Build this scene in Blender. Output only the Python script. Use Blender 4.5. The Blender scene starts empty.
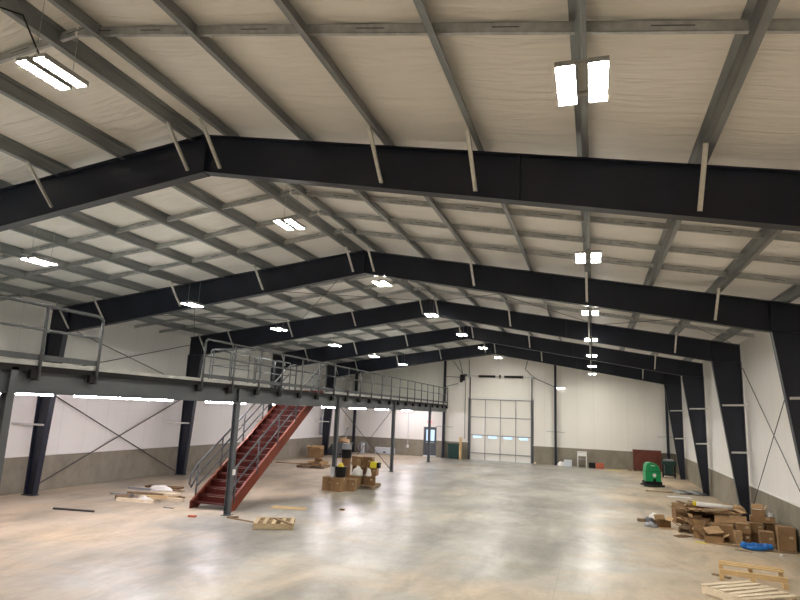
import bpy, math, random
from mathutils import Vector, Matrix, noise
random.seed(7)
S = bpy.context.scene
COL = S.collection
R = math.radians

# ------------------------------------------------------------------ measures (metres)
FY = [8.173 + 7.537 * i for i in range(5)]      # the five steel frames
YE = 43.02                                      # far end wall
YB = -7.0                                       # wall behind the camera
XRID, ZRID = -6.22, 7.653
SR, SL = -.1618, .1407
XR, XL = 4.95, -17.98                           # side walls
ZC = 1.16                                       # top of the concrete wainscot
XM = -10.11                                     # front edge of the mezzanine
def ztop(x): return ZRID + (SR if x > XRID else SL) * (x - XRID)
PUR_H = .20
PR = [-5.86 + 1.443 * k for k in range(8)]
PL = [-6.50 - 1.45 * k for k in range(8)]
ORD = ['first', 'second', 'third', 'fourth', 'fifth', 'sixth', 'seventh', 'eighth', 'ninth', 'tenth',
       'eleventh', 'twelfth', 'thirteenth', 'fourteenth', 'fifteenth', 'sixteenth', 'seventeenth', 'eighteenth', 'nineteenth', 'twentieth']

# ------------------------------------------------------------------ materials
def mat(name, col, rough=.5, metal=0., spec=.5, emit=None, es=0.):
    m = bpy.data.materials.new(name); m.use_nodes = True
    b = m.node_tree.nodes['Principled BSDF']
    b.inputs['Base Color'].default_value = (*col, 1)
    b.inputs['Roughness'].default_value = rough
    b.inputs['Metallic'].default_value = metal
    b.inputs['Specular IOR Level'].default_value = spec
    if emit:
        b.inputs['Emission Color'].default_value = (*emit, 1); b.inputs['Emission Strength'].default_value = es
    return m
def nodes(m): return m.node_tree.nodes, m.node_tree.links, m.node_tree.nodes['Principled BSDF']
def coords(m, scale=(1, 1, 1), rot=(0, 0, 0)):
    n, l, b = nodes(m)
    t = n.new('ShaderNodeTexCoord'); g = n.new('ShaderNodeMapping')
    g.inputs['Scale'].default_value = scale; g.inputs['Rotation'].default_value = rot
    l.new(t.outputs['Object'], g.inputs[0]); return g.outputs[0]
def nz(m, vec, scale, detail=4, rough=.55, dist=0.):
    n, l, b = nodes(m)
    t = n.new('ShaderNodeTexNoise'); t.inputs['Scale'].default_value = scale; t.inputs['Detail'].default_value = detail
    t.inputs['Roughness'].default_value = rough; t.inputs['Distortion'].default_value = dist
    l.new(vec, t.inputs['Vector']); return t.outputs['Fac']
def ramp(m, fac, stops):
    n, l, b = nodes(m)
    r = n.new('ShaderNodeValToRGB'); e = r.color_ramp.elements
    while len(e) < len(stops): e.new(.5)
    for k, (p, c) in enumerate(stops):
        e[k].position = p; e[k].color = (*c, 1) if len(c) == 3 else c
    l.new(fac, r.inputs[0]); return r.outputs[0]
def mix(m, fac, a, b_, mode='MIX'):
    n, l, b = nodes(m)
    x = n.new('ShaderNodeMix'); x.data_type = 'RGBA'; x.blend_type = mode
    for s, v in ((x.inputs[0], fac), (x.inputs[6], a), (x.inputs[7], b_)):
        if isinstance(v, (int, float)): s.default_value = v
        elif isinstance(v, tuple): s.default_value = (*v, 1)
        else: l.new(v, s)
    return x.outputs[2]
def bump(m, h, strength=.3, dist=.02):
    n, l, b = nodes(m)
    x = n.new('ShaderNodeBump'); x.inputs['Strength'].default_value = strength; x.inputs['Distance'].default_value = dist
    l.new(h, x.inputs['Height']); l.new(x.outputs[0], b.inputs['Normal'])
def setc(m, c): nodes(m)[1].new(c, nodes(m)[2].inputs['Base Color'])
def speck(name, c1, c2, scale, rough=.5, metal=0., spec=.5, sc=(1, 1, 1), bs=0.):
    m = mat(name, c1, rough, metal, spec); f = nz(m, coords(m, sc), scale)
    setc(m, ramp(m, f, [(.35, c1), (.65, c2)]))
    if bs: bump(m, f, bs, .01)
    return m

M = {}
M['navy'] = speck('navy_painted_steel', (.0075, .011, .023), (.011, .0155, .031), 1.5, .42)
M['galv'] = speck('galvanized_steel', (.40, .42, .43), (.54, .56, .56), 9, .40, .5)
M['galv_dk'] = speck('weathered_galvanized_purlin', (.20, .215, .225), (.31, .33, .335), 5, .42, .5, sc=(1, .12, 1))
M['galv_pale'] = speck('pale_galvanized_angle', (.55, .55, .53), (.66, .66, .63), 9, .45, .4)
M['grey'] = speck('grey_primed_steel', (.080, .091, .102), (.108, .119, .130), 1.2, .5)
M['rail'] = speck('grey_rail_paint', (.075, .083, .092), (.10, .108, .118), 2, .68)
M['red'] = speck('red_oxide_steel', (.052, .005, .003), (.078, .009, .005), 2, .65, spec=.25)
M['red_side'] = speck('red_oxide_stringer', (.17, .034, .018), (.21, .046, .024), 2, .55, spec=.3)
M['card'] = speck('corrugated_cardboard', (.25, .155, .08), (.33, .205, .105), 3, .85, spec=.2)
M['card2'] = speck('light_cardboard', (.42, .28, .15), (.50, .34, .19), 3, .85, spec=.2)
M['card3'] = speck('dark_cardboard', (.15, .084, .04), (.21, .12, .058), 3, .85, spec=.2)
M['tape'] = mat('packing_tape', (.46, .36, .22), .35)
M['wood'] = speck('new_pine', (.62, .43, .22), (.72, .53, .29), 5, .7, spec=.2, sc=(1, 8, 8))
M['wood_pale'] = speck('whitish_pallet_wood', (.70, .59, .44), (.86, .75, .58), 4, .75, spec=.2, sc=(1, 8, 8))
M['wood_mid'] = speck('pallet_softwood', (.50, .38, .23), (.62, .49, .32), 5, .75, spec=.2, sc=(1, 8, 8))
M['wood_dark'] = speck('weathered_wood', (.22, .15, .09), (.34, .25, .16), 5, .8, spec=.2, sc=(1, 8, 8))
M['white'] = mat('white_plastic', (.78, .78, .76), .4)
M['paper'] = speck('white_wrap', (.74, .73, .71), (.84, .83, .80), 4, .55, bs=.3)
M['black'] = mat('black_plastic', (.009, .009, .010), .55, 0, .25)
M['green'] = mat('green_moulded_plastic', (.004, .29, .095), .3)
M['dkgreen'] = mat('dark_green_plastic', (.006, .045, .035), .45)
M['yellow'] = mat('yellow_plastic', (.80, .68, .04), .4)
M['blue'] = speck('blue_tarpaulin', (.01, .13, .50), (.02, .22, .68), 12, .4, bs=.5)
M['grey_pl'] = mat('grey_plastic', (.28, .29, .31), .45)
M['slate'] = mat('slate_grey_enamel', (.10, .11, .12), .4)
M['fixture'] = mat('grey_fixture_housing', (.36, .36, .35), .5)
M['maroon'] = speck('maroon_board', (.10, .022, .012), (.14, .032, .018), 2, .5)
M['orange'] = mat('orange_red_plastic', (.42, .10, .05), .5)
M['rubber'] = mat('black_rubber', (.02, .02, .02), .8)
M['cable'] = mat('dark_rod', (.05, .05, .05), .5)
M['doorgrey'] = mat('grey_door_paint', (.085, .095, .11), .45)
M['seal'] = mat('white_door_threshold', (.75, .75, .73), .5)
M['palewht'] = mat('pale_blue_white_enamel', (.62, .66, .72), .4)
M['led'] = mat('led_lens', (.9, .9, .9), .5, emit=(1., .95, .865), es=116)
M['led_cool'] = mat('cool_led_lens', (.9, .9, .9), .5, emit=(1., .92, .97), es=58)
M['led_wall'] = mat('emergency_lens', (.9, .9, .9), .5, emit=(1., .98, .94), es=1.6)
M['exit'] = mat('exit_red', (.6, .02, .02), .5, emit=(1., .06, .04), es=1.6)
M['exit_white'] = mat('exit_face', (.8, .78, .75), .5)
# glass
g = bpy.data.materials.new('window_glass'); g.use_nodes = True; M['glass'] = g
b = g.node_tree.nodes['Principled BSDF']; b.inputs['Transmission Weight'].default_value = 1.; b.inputs['Roughness'].default_value = .02
b.inputs['IOR'].default_value = 1.1; b.inputs['Base Color'].default_value = (.92, .97, 1, 1)

# white liner panels of the walls: fine ribs, joints every metre
def wall_panel(name, c1, c2, axis):
    m = mat(name, c1, .42, 0, .4)
    n, l, b = nodes(m)
    v = coords(m); sp = n.new('ShaderNodeSeparateXYZ'); l.new(v, sp.inputs[0])
    def saw(mul, lo):
        a = n.new('ShaderNodeMath'); a.operation = 'MULTIPLY'; a.inputs[1].default_value = mul; l.new(sp.outputs[axis], a.inputs[0])
        f = n.new('ShaderNodeMath'); f.operation = 'FRACT'; l.new(a.outputs[0], f.inputs[0])
        g_ = n.new('ShaderNodeMath'); g_.operation = 'GREATER_THAN'; g_.inputs[1].default_value = lo; l.new(f.outputs[0], g_.inputs[0]); return g_.outputs[0]
    j = saw(1 / 1.07, .985); r = saw(1 / .18, .8)
    f = nz(m, coords(m, (1, 1, .15)), .9)
    c = ramp(m, f, [(.3, c1), (.7, c2)])
    setc(m, mix(m, j, c, tuple(x * .86 for x in c1)))
    a = n.new('ShaderNodeMath'); a.operation = 'MULTIPLY_ADD'; a.inputs[1].default_value = 3.; l.new(j, a.inputs[0]); l.new(r, a.inputs[2])
    bump(m, a.outputs[0], .25, .003)
    return m
M['panel_side'] = wall_panel('white_wall_panel_side', (.79, .775, .745), (.83, .815, .785), 1)
M['panel_end'] = wall_panel('white_wall_panel_end', (.79, .77, .72), (.83, .81, .76), 0)
# wainscot concrete
m = mat('board_formed_concrete', (.2, .18, .14), .85, 0, .3); M['conc'] = m
v = coords(m); f1 = nz(m, v, .8, 6, .6); f2 = nz(m, coords(m, (1, 1, .8)), 2.5, 6, .6)
c = ramp(m, f1, [(.3, (.23, .207, .165)), (.7, (.33, .30, .24))])
setc(m, mix(m, .35, c, ramp(m, f2, [(.35, (.14, .125, .095)), (.7, (.30, .27, .215))]))); bump(m, f2, .15, .01)
# ground slab: power-trowelled grey concrete with tan dust and tyre sweeps
m = mat('trowelled_slab', (.4, .4, .38), .32, 0, .5); M['slab'] = m
n, l, b = nodes(m)
v = coords(m)
big = nz(m, v, .16, 5, .6, .6); med = nz(m, coords(m, (1, 1, 1), (0, 0, .5)), .42, 9, .70, .25)
fine = nz(m, v, 7, 6, .7); swp = nz(m, coords(m, (.35, 1.3, 1), (0, 0, -.5)), .55, 8, .68, .5)
grey = ramp(m, med, [(.33, (.225, .228, .21)), (.5, (.36, .36, .33)), (.66, (.53, .52, .47))])
dust = ramp(m, fine, [(.3, (.54, .42, .285)), (.7, (.62, .50, .355))])
sp = n.new('ShaderNodeSeparateXYZ'); l.new(v, sp.inputs[0])
# dust is thickest near the camera, at the left bay and along the right wall
mr = n.new('ShaderNodeMapRange'); mr.inputs[1].default_value = 16; mr.inputs[2].default_value = 7; mr.inputs[3].default_value = 0; mr.inputs[4].default_value = .17; l.new(sp.outputs[1], mr.inputs[0])
ml = n.new('ShaderNodeMapRange'); ml.inputs[1].default_value = -8.5; ml.inputs[2].default_value = -12; ml.inputs[3].default_value = 0; ml.inputs[4].default_value = .17; l.new(sp.outputs[0], ml.inputs[0])
mw = n.new('ShaderNodeMapRange'); mw.inputs[1].default_value = -.5; mw.inputs[2].default_value = 2.8; mw.inputs[3].default_value = 0; mw.inputs[4].default_value = .22; l.new(sp.outputs[0], mw.inputs[0])
def add(a_, b_):
    x = n.new('ShaderNodeMath'); x.operation = 'ADD'; l.new(a_, x.inputs[0]); l.new(b_, x.inputs[1]); return x.outputs[0]
hb = n.new('ShaderNodeMath'); hb.operation = 'MULTIPLY_ADD'; hb.inputs[1].default_value = .55; l.new(big, hb.inputs[0])
h2 = n.new('ShaderNodeMath'); h2.operation = 'MULTIPLY'; h2.inputs[1].default_value = .45; l.new(swp, h2.inputs[0]); l.new(h2.outputs[0], hb.inputs[2])
tot = add(add(add(hb.outputs[0], mr.outputs[0]), ml.outputs[0]), mw.outputs[0])
df = ramp(m, tot, [(.53, (.05, .05, .05)), (.62, (.50, .50, .50)), (.78, (1, 1, 1))])
c = mix(m, df, grey, dust)
st = ramp(m, nz(m, coords(m, (1, .4, 1), (0, 0, .9)), .8, 8, .68, .5), [(.44, (1, 1, 1)), (.58, (.76, .765, .765)), (.70, (.58, .58, .58))])
c = mix(m, 1., c, st, 'MULTIPLY')
# saw-cut joints
jt = None
for ax, off in ((0, .1), (1, .65)):
    a = n.new('ShaderNodeMath'); a.operation = 'MULTIPLY_ADD'; a.inputs[1].default_value = 1 / 7.537; a.inputs[2].default_value = off; l.new(sp.outputs[ax], a.inputs[0])
    f = n.new('ShaderNodeMath'); f.operation = 'FRACT'; l.new(a.outputs[0], f.inputs[0])
    q = n.new('ShaderNodeMath'); q.operation = 'LESS_THAN'; q.inputs[1].default_value = .0016; l.new(f.outputs[0], q.inputs[0])
    jt = q.outputs[0] if jt is None else add(jt, q.outputs[0])
jf = n.new('ShaderNodeMath'); jf.operation = 'MULTIPLY'; jf.inputs[1].default_value = .35; l.new(jt, jf.inputs[0])
setc(m, mix(m, jf.outputs[0], c, (.18, .17, .15)))
rr = n.new('ShaderNodeMapRange'); rr.inputs[3].default_value = .29; rr.inputs[4].default_value = .68; l.new(df, rr.inputs[0]); l.new(rr.outputs[0], b.inputs['Roughness'])
bump(m, fine, .05, .004)
# vinyl-faced roof liner
m = mat('vinyl_roof_liner', (.66, .64, .60), .36, 0, .45); M['liner'] = m
f1 = nz(m, coords(m, (.35, 3.2, 1)), 1.6, 4, .55, .8); f2 = nz(m, coords(m, (1, 1, 1)), .25, 2)
setc(m, ramp(m, f2, [(.3, (.80, .785, .755)), (.7, (.85, .835, .805))]))
n, l, b = nodes(m); sp = n.new('ShaderNodeSeparateXYZ'); l.new(coords(m), sp.inputs[0])
wob = n.new('ShaderNodeMath'); wob.operation = 'MULTIPLY_ADD'; wob.inputs[1].default_value = .10; l.new(f1, wob.inputs[0]); l.new(sp.outputs[1], wob.inputs[2])
q = n.new('ShaderNodeMath'); q.operation = 'MULTIPLY'; q.inputs[1].default_value = 1 / .93; l.new(wob.outputs[0], q.inputs[0])
q2 = n.new('ShaderNodeMath'); q2.operation = 'FRACT'; l.new(q.outputs[0], q2.inputs[0])
q3 = n.new('ShaderNodeMath'); q3.operation = 'LESS_THAN'; q3.inputs[1].default_value = .025; l.new(q2.outputs[0], q3.inputs[0])
q4 = n.new('ShaderNodeMath'); q4.operation = 'MULTIPLY_ADD'; q4.inputs[1].default_value = -.5; l.new(q3.outputs[0], q4.inputs[0]); l.new(f1, q4.inputs[2])
bump(m, q4.outputs[0], .9, .05)

# ------------------------------------------------------------------ mesh builder
class MB:
    def __init__(s): s.v = []; s.f = []
    def raw(s, vs, fs):
        o = len(s.v); s.v += [Vector(p) for p in vs]; s.f += [tuple(i + o for i in f) for f in fs]; return s
    def box(s, c, size, rz=0, M4=None):
        x, y, z = [d / 2 for d in size]
        vs = [Vector((i * x, j * y, k * z)) for i in (-1, 1) for j in (-1, 1) for k in (-1, 1)]
        T = Matrix.Translation(c) @ (M4 or Matrix.Rotation(rz, 4, 'Z'))
        return s.raw([T @ p for p in vs], [(0, 1, 3, 2), (4, 6, 7, 5), (0, 4, 5, 1), (2, 3, 7, 6), (0, 2, 6, 4), (1, 5, 7, 3)])
    def span(s, a, b): # axis-aligned box from corner to corner
        return s.box([(p + q) / 2 for p, q in zip(a, b)], [abs(q - p) for p, q in zip(a, b)])
    def bar(s, a, b, w, h, up=(0, 0, 1)):
        a, b = Vector(a), Vector(b); d = (b - a); L = d.length; d.normalize()
        u = Vector(up); r = d.cross(u)
        if r.length < 1e-4: r = d.cross(Vector((1, 0, 0)))
        r.normalize(); u = r.cross(d)
        vs = [a + r * i * w / 2 + u * j * h / 2 + d * k * L for k in (0, 1) for i, j in ((-1, -1), (1, -1), (1, 1), (-1, 1))]
        return s.raw(vs, [(3, 2, 1, 0), (4, 5, 6, 7), (0, 1, 5, 4), (1, 2, 6, 5), (2, 3, 7, 6), (3, 0, 4, 7)])
    def tube(s, pts, r, n=8, closed=False):
        pts = [Vector(p) for p in pts]; rings = []; N = len(pts); prev = None
        for i, p in enumerate(pts):
            if closed: d = pts[(i + 1) % N] - pts[i - 1]
            else: d = pts[min(i + 1, N - 1)] - pts[max(i - 1, 0)]
            d.normalize()
            a = prev if prev else (Vector((0, 0, 1)) if abs(d.z) < .9 else Vector((1, 0, 0)))
            a = (a - d * a.dot(d)).normalized(); prev = a; c = d.cross(a)
            rad = r[i] if isinstance(r, (list, tuple)) else r
            rings.append([p + (a * math.cos(t) + c * math.sin(t)) * rad for t in [2 * math.pi * k / n for k in range(n)]])
        vs = [q for g_ in rings for q in g_]; fs = []
        for i in range(N if closed else N - 1):
            j = (i + 1) % N
            for k in range(n): fs.append((i * n + k, i * n + (k + 1) % n, j * n + (k + 1) % n, j * n + k))
        if not closed: fs += [tuple(range(n))[::-1], tuple(range((N - 1) * n, N * n))]
        return s.raw(vs, fs)
    def lathe(s, c, prof, n=20):
        c = Vector(c); vs = [c + Vector((r * math.cos(2 * math.pi * k / n), r * math.sin(2 * math.pi * k / n), z)) for r, z in prof for k in range(n)]
        fs = [(i * n + k, i * n + (k + 1) % n, (i + 1) * n + (k + 1) % n, (i + 1) * n + k) for i in range(len(prof) - 1) for k in range(n)]
        fs += [tuple(range(n))[::-1], tuple(range((len(prof) - 1) * n, len(prof) * n))]
        return s.raw(vs, fs)
    def prism(s, poly, a, b, axis=1): # polygon in the other two axes, extruded from a to b on axis
        N = len(poly); vs = []
        for t in (a, b):
            for p in poly:
                q = list(p); q.insert(axis, t); vs.append(q)
        return s.raw(vs, [tuple(range(N))[::-1], tuple(range(N, 2 * N))] + [(k, (k + 1) % N, N + (k + 1) % N, N + k) for k in range(N)])
    def build(s, name, material, parent=None, world=True, smooth=False, bevel=0, kind=None, label=None):
        off = Vector((0, 0, 0))
        if parent is not None and world:
            p = parent
            while p is not None: off += p.location; p = p.parent
        elif parent is None and world is not True: off = Vector(world)
        me = bpy.data.meshes.new(name); me.from_pydata([v - off for v in s.v], [], s.f)
        import bmesh
        bm = bmesh.new(); bm.from_mesh(me); bmesh.ops.recalc_face_normals(bm, faces=bm.faces); bm.to_mesh(me); bm.free()
        me.materials.append(material)
        if smooth:
            for p in me.polygons: p.use_smooth = True
        o = bpy.data.objects.new(name, me); COL.objects.link(o)
        if parent is not None: o.parent = parent
        elif world is not True: o.location = off
        if bevel:
            b_ = o.modifiers.new('bevel', 'BEVEL'); b_.width = bevel; b_.segments = 2; b_.limit_method = 'ANGLE'
        if kind: o['kind'] = kind
        if label: o['label'] = label
        return o
def thing(name, label, cat, loc=(0, 0, 0), rz=0, group=None):
    o = bpy.data.objects.new(name, None); COL.objects.link(o); o.empty_display_size = .2
    o.location = loc; o.rotation_euler = (0, 0, rz); o['label'] = label; o['category'] = cat
    if group: o['group'] = group
    return o
def tag(o, label, cat, group=None):
    o['label'] = label; o['category'] = cat
    if group: o['group'] = group
    return o
def copy_tree(o, parent=None):
    c = o.copy(); COL.objects.link(c); c.parent = parent
    for ch in list(o.children): copy_tree(ch, c)
    return c

# ------------------------------------------------------------------ the shell
MB().span((XL - .3, YB - .3, -.3), (XR + .3, YE + .3, 0)).build('floor', M['slab'], kind='structure')
# roof liner, a softly sagging sheet over the purlins
vs, fs, idx = [], [], {}
xs = sorted(set([round(XL - .1 + i * (XRID - XL + .1) / 96, 4) for i in range(97)] + [round(XRID + i * (XR + .1 - XRID) / 92, 4) for i in range(93)]))
ys = [YB - .1 + i * .2 for i in range(int((YE + .2 - YB) / .2) + 2)]
PX = sorted(PL + PR)
for i, x in enumerate(xs):
    d = min(abs(x - p) for p in PX); sag = -.028 * (math.sin(min(d / .727, 1) * math.pi / 2) ** 2)
    for y in ys:
        w = noise.noise((x * .5, y * 1.9, 0)) * .016 + noise.noise((x * .9, y * 5., 4)) * .006
        w *= min(d / .25, 1)
        vs.append((x, y, ztop(x) + PUR_H + .012 + sag + w))
ny = len(ys)
fs = [(i * ny + j, (i + 1) * ny + j, (i + 1) * ny + j + 1, i * ny + j + 1) for i in range(len(xs) - 1) for j in range(ny - 1)]
o = MB().raw(vs, fs).build('ceiling', M['liner'], kind='structure', smooth=True)
o.modifiers.new('thickness', 'SOLIDIFY').thickness = .06; o.modifiers['thickness'].offset = 1
# make sure the thickness goes outward (up)
if o.data.polygons[0].normal.z < 0: o.modifiers['thickness'].offset = -1
ZT = ztop
def sidewall(name, x0, x1, z1, low):
    MB().span((x0, YB - .2, ZC), (x1, YE + .2, z1)).build(name, M['panel_side'], kind='structure')
    MB().span((x0 + (.0), YB - .2, 0), (x1, YE + .2, ZC)).build(low, M['conc'], kind='structure')
sidewall('wall_left', XL - .25, XL, ZT(XL) + .3, 'baseboard_left')
sidewall('wall_right', XR + .03, XR + .25, ZT(XR) + .3, 'baseboard_right')
bpy.data.objects['baseboard_right'].data.transform(Matrix.Translation((-.03, 0, 0)))
# far wall with openings for the overhead door and the exit door
ODX0, ODX1, ODZ = -8.366, -4.10, 4.21
EDX0, EDX1, EDZ = -11.74, -10.80, 2.09
def endwall(name, y0, y1, z0, z1f, matl, holes):
    mb = MB(); X = [XL - .2, EDX0, EDX1, ODX0, XRID, ODX1, XR + .2] if holes else [XL - .2, XRID, XR + .2]
    for a, b_ in zip(X, X[1:]):
        lo = z0
        if holes:
            if (a, b_) == (EDX0, EDX1): lo = max(z0, EDZ)
            if a >= ODX0 and b_ <= ODX1: lo = max(z0, ODZ)
        ta, tb = z1f(a), z1f(b_)
        if lo >= max(ta, tb): continue
        mb.prism([(a, lo), (b_, lo), (b_, tb), (a, ta)], y0, y1, 1)
    return mb.build(name, matl, kind='structure')
endwall('wall_back', YE, YE + .25, ZC, lambda x: ZT(x) + .3, M['panel_end'], True)
endwall('baseboard_back', YE, YE + .25, 0, lambda x: ZC, M['conc'], True)
endwall('wall_front', YB - .25, YB, 0, lambda x: ZT(x) + .3, M['panel_end'], False)
# outer ground seen through the door glass
MB().span((-60, YE + .3, -.3), (50, YE + 90, -.05)).build('ground', speck('outdoor_gravel', (.5, .52, .55), (.6, .62, .65), 2, .9), kind='structure')
# flashing angle along the wainscot
for nm, a, b_ in (('trim_1', (XL, YB, ZC), (XL + .03, YE, ZC + .035)), ('trim_2', (XR - .03, YB, ZC), (XR + .03, YE, ZC + .03))):
    MB().span(a, b_).build(nm, M['panel_side'], kind='structure')
mb = MB().span((XL, YE - .03, ZC), (EDX0 - .08, YE, ZC + .035)).span((EDX1 + .08, YE - .03, ZC), (ODX0 - .1, YE, ZC + .035)).span((ODX1 + .12, YE - .03, ZC), (XR, YE, ZC + .035))
mb.build('trim_3', M['panel_end'], kind='structure')

# overhead sectional door
d1 = thing('door_1', '', '', (ODX0, YE, 0)); del d1['label']; del d1['category']; d1['kind'] = 'structure'
rows = [0, .47, 1.70, 2.94, 4.18]; cw = (ODX1 - ODX0) / 4
WZ0, WZ1 = 1.50, 1.66
for r_ in range(4):
    z0, z1 = rows[r_] + .012, rows[r_ + 1] - .012; mb = MB()
    y0, y1 = YE + .03, YE + .08
    if r_ == 1:
        mb.span((ODX0, y0, z0), (ODX1, y1, WZ0)); mb.span((ODX0, y0, WZ1), (ODX1, y1, z1)); e = ODX0
        for k in range(4):
            a = ODX0 + k * cw + .22; mb.span((e, y0, WZ0), (a, y1, WZ1)); e = a + .62
        mb.span((e, y0, WZ0), (ODX1, y1, WZ1))
    else: mb.span((ODX0, y0, z0), (ODX1, y1, z1))
    sec = mb.build('door_section', M['panel_end'], d1)
    if r_ == 1:
        for k in range(4):
            a = ODX0 + k * cw + .22
            MB().span((a, y0 + .02, WZ0), (a + .62, y0 + .03, WZ1)).build('window_pane', M['glass'], sec)
for z in rows[1:]: MB().span((ODX0, YE - .012, z - .028), (ODX1, YE + .03, z + .028)).build('hinge_rail', M['grey_pl'], d1)
for k in range(5):
    x = min(max(ODX0 + k * cw, ODX0 + .03), ODX1 - .03); MB().span((x - .022, YE - .006, 0), (x + .022, YE + .03, 4.18)).build('stile', M['grey_pl'], d1)
for x, s_ in ((ODX0, -1), (ODX1, 1)):
    MB().span((x, YE - .09, 0), (x + s_ * .07, YE, 5.75)).build('vertical_track', M['grey'], d1)
    MB().span((x + s_ * .08, YE - .02, 0), (x + s_ * .15, YE + .01, 4.3)).build('jamb', M['grey'], d1)
MB().span((ODX0 - .1, YE - .04, ODZ), (ODX1 + .1, YE + .02, ODZ + .13)).build('header', M['seal'], d1)
# torsion shaft and springs, operator
sh = thing('torsion_shaft', 'dark horizontal spring shaft high above the big overhead door', 'door mechanism', (-6.3, YE - .2, 5.8))
MB().tube([(-8.8, YE - .2, 5.82), (-3.95, YE - .2, 5.80)], .02).build('shaft', M['galv'], sh)
for a, b_ in ((-7.77, -6.59), (-5.96, -4.65)):
    mb = MB(); mb.tube([(a + (b_ - a) * t / 24, YE - .2, 5.81) for t in range(25)], [.075 + .008 * (t % 2) for t in range(25)], 10).build('spring', M['black'], sh)
for x in (-8.45, -6.27, -4.02):
    MB().span((x - .05, YE - .24, 5.7), (x + .05, YE, 5.92)).build('bearing_bracket', M['galv'] if x != -6.27 else M['black'], sh)
op = thing('door_operator', 'black motor unit beside the shaft, above and left of the overhead door', 'motor', (-8.9, YE - .3, 5.45))
MB().span((-9.08, YE - .42, 5.48), (-8.78, YE - .02, 5.9)).build('motor_body', M['black'], op, bevel=.03)
MB().tube([(-9.0, YE - .3, 5.35), (-9.0, YE - .3, 5.55)], .1, 12).build('motor', M['black'], op)
MB().tube([(-8.8, YE - .25, 5.85), (-8.62, YE - .25, 5.85)], .09, 12).build('sprocket', M['slate'], op)
tag(MB().tube([(-8.72, YE - .1, 5.4), (-8.74, YE - .1, 3.2), (-8.72, YE - .08, 1.4)], .018).build('chain_hoist', M['cable']), 'thin chain hanging down left side of the overhead door', 'chain')
st_ = thing('door_support_strut', 'thin grey struts from the rafter down to the door shaft and end column', 'strut', (-4.0, YE - .12, 5.8))
for a, b_ in (((-4.35, 6.95), (-4.5, 6.35)), ((-4.5, 6.35), (-4.0, 5.85)), ((-4.0, 5.8), (-2.55, 5.2))):
    MB().bar((a[0], YE - .12, a[1]), (b_[0], YE - .12, b_[1]), .05, .05).build('strut', M['grey'], st_)
sl = thing('operator_support_strut', 'thin grey struts between the rafter and the door motor', 'strut', (-8.9, YE - .12, 5.9))
for a, b_ in (((-9.7, 6.9), (-8.95, 5.95)), ((-9.2, 6.95), (-8.95, 5.95)), ((-8.5, 7.0), (-8.45, 5.9)), ((-10.2, 5.75), (-9.1, 5.7)), ((-10.2, 5.0), (-9.3, 5.25))):
    MB().bar((a[0], YE - .12, a[1]), (b_[0], YE - .12, b_[1]), .04, .04).build('strut', M['grey'], sl)

# exit door with glass
d2 = thing('door_2', '', '', (EDX0, YE, 0)); del d2['label']; del d2['category']; d2['kind'] = 'structure'
y0 = YE + .02
mb = MB(); gx0, gx1, gz0, gz1 = EDX0 + .17, EDX1 - .15, 1.12, 1.9
mb.span((EDX0 + .06, y0, .03), (EDX1 - .06, y0 + .05, gz0)).span((EDX0 + .06, y0, gz1), (EDX1 - .06, y0 + .05, EDZ - .06)).span((EDX0 + .06, y0, gz0), (gx0, y0 + .05, gz1)).span((gx1, y0, gz0), (EDX1 - .06, y0 + .05, gz1))
leaf = mb.build('door_leaf', M['doorgrey'], d2)
MB().span((gx0, y0 + .02, gz0), (gx1, y0 + .03, gz1)).build('window_pane', M['glass'], leaf)
MB().bar((EDX0 + .15, y0 - .04, 1.0), (EDX1 - .15, y0 - .04, 1.0), .05, .05).build('push_bar', M['galv'], leaf)
MB().span((EDX0, YE - .03, 0), (EDX0 + .06, YE + .1, EDZ)).span((EDX1 - .06, YE - .03, 0), (EDX1, YE + .1, EDZ)).span((EDX0, YE - .03, EDZ - .06), (EDX1, YE + .1, EDZ)).build('door_frame', M['doorgrey'], d2)
MB().span((EDX0, YE - .06, 0), (EDX1, YE + .02, .1)).build('threshold', M['seal'], d2)
# exit sign
es_ = thing('exit_sign', 'small red exit sign above the grey glazed door', 'sign', (-11.33, YE - .12, 2.3))
MB().span((-11.5, YE - .1, 2.32), (-11.12, YE, 2.56)).build('sign_body', M['exit_white'], es_)
cu = bpy.data.curves.new('exit_text', 'FONT'); cu.body = 'EXIT'; cu.size = .19; cu.align_x = 'CENTER'; cu.extrude = .004
tmp = bpy.data.objects.new('tmp', cu); COL.objects.link(tmp); bpy.context.view_layer.update()
me = bpy.data.meshes.new_from_object(tmp); bpy.data.objects.remove(tmp); me.materials.append(M['exit'])
t_ = bpy.data.objects.new('lettering', me); COL.objects.link(t_); t_.parent = es_; t_.rotation_euler = (R(90), 0, 0); t_.location = (.02, .01, .085)
el = thing('emergency_wall_light', 'small lit wall light to the right of the end column', 'light', (-2.14, YE - .1, 5.1))
MB().span((-2.44, YE - .12, 5.16), (-1.84, YE, 5.24)).build('housing', M['white'], el)
MB().span((-2.42, YE - .11, 5.09), (-1.86, YE - .01, 5.16)).build('lens', M['led_wall'], el)

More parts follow.
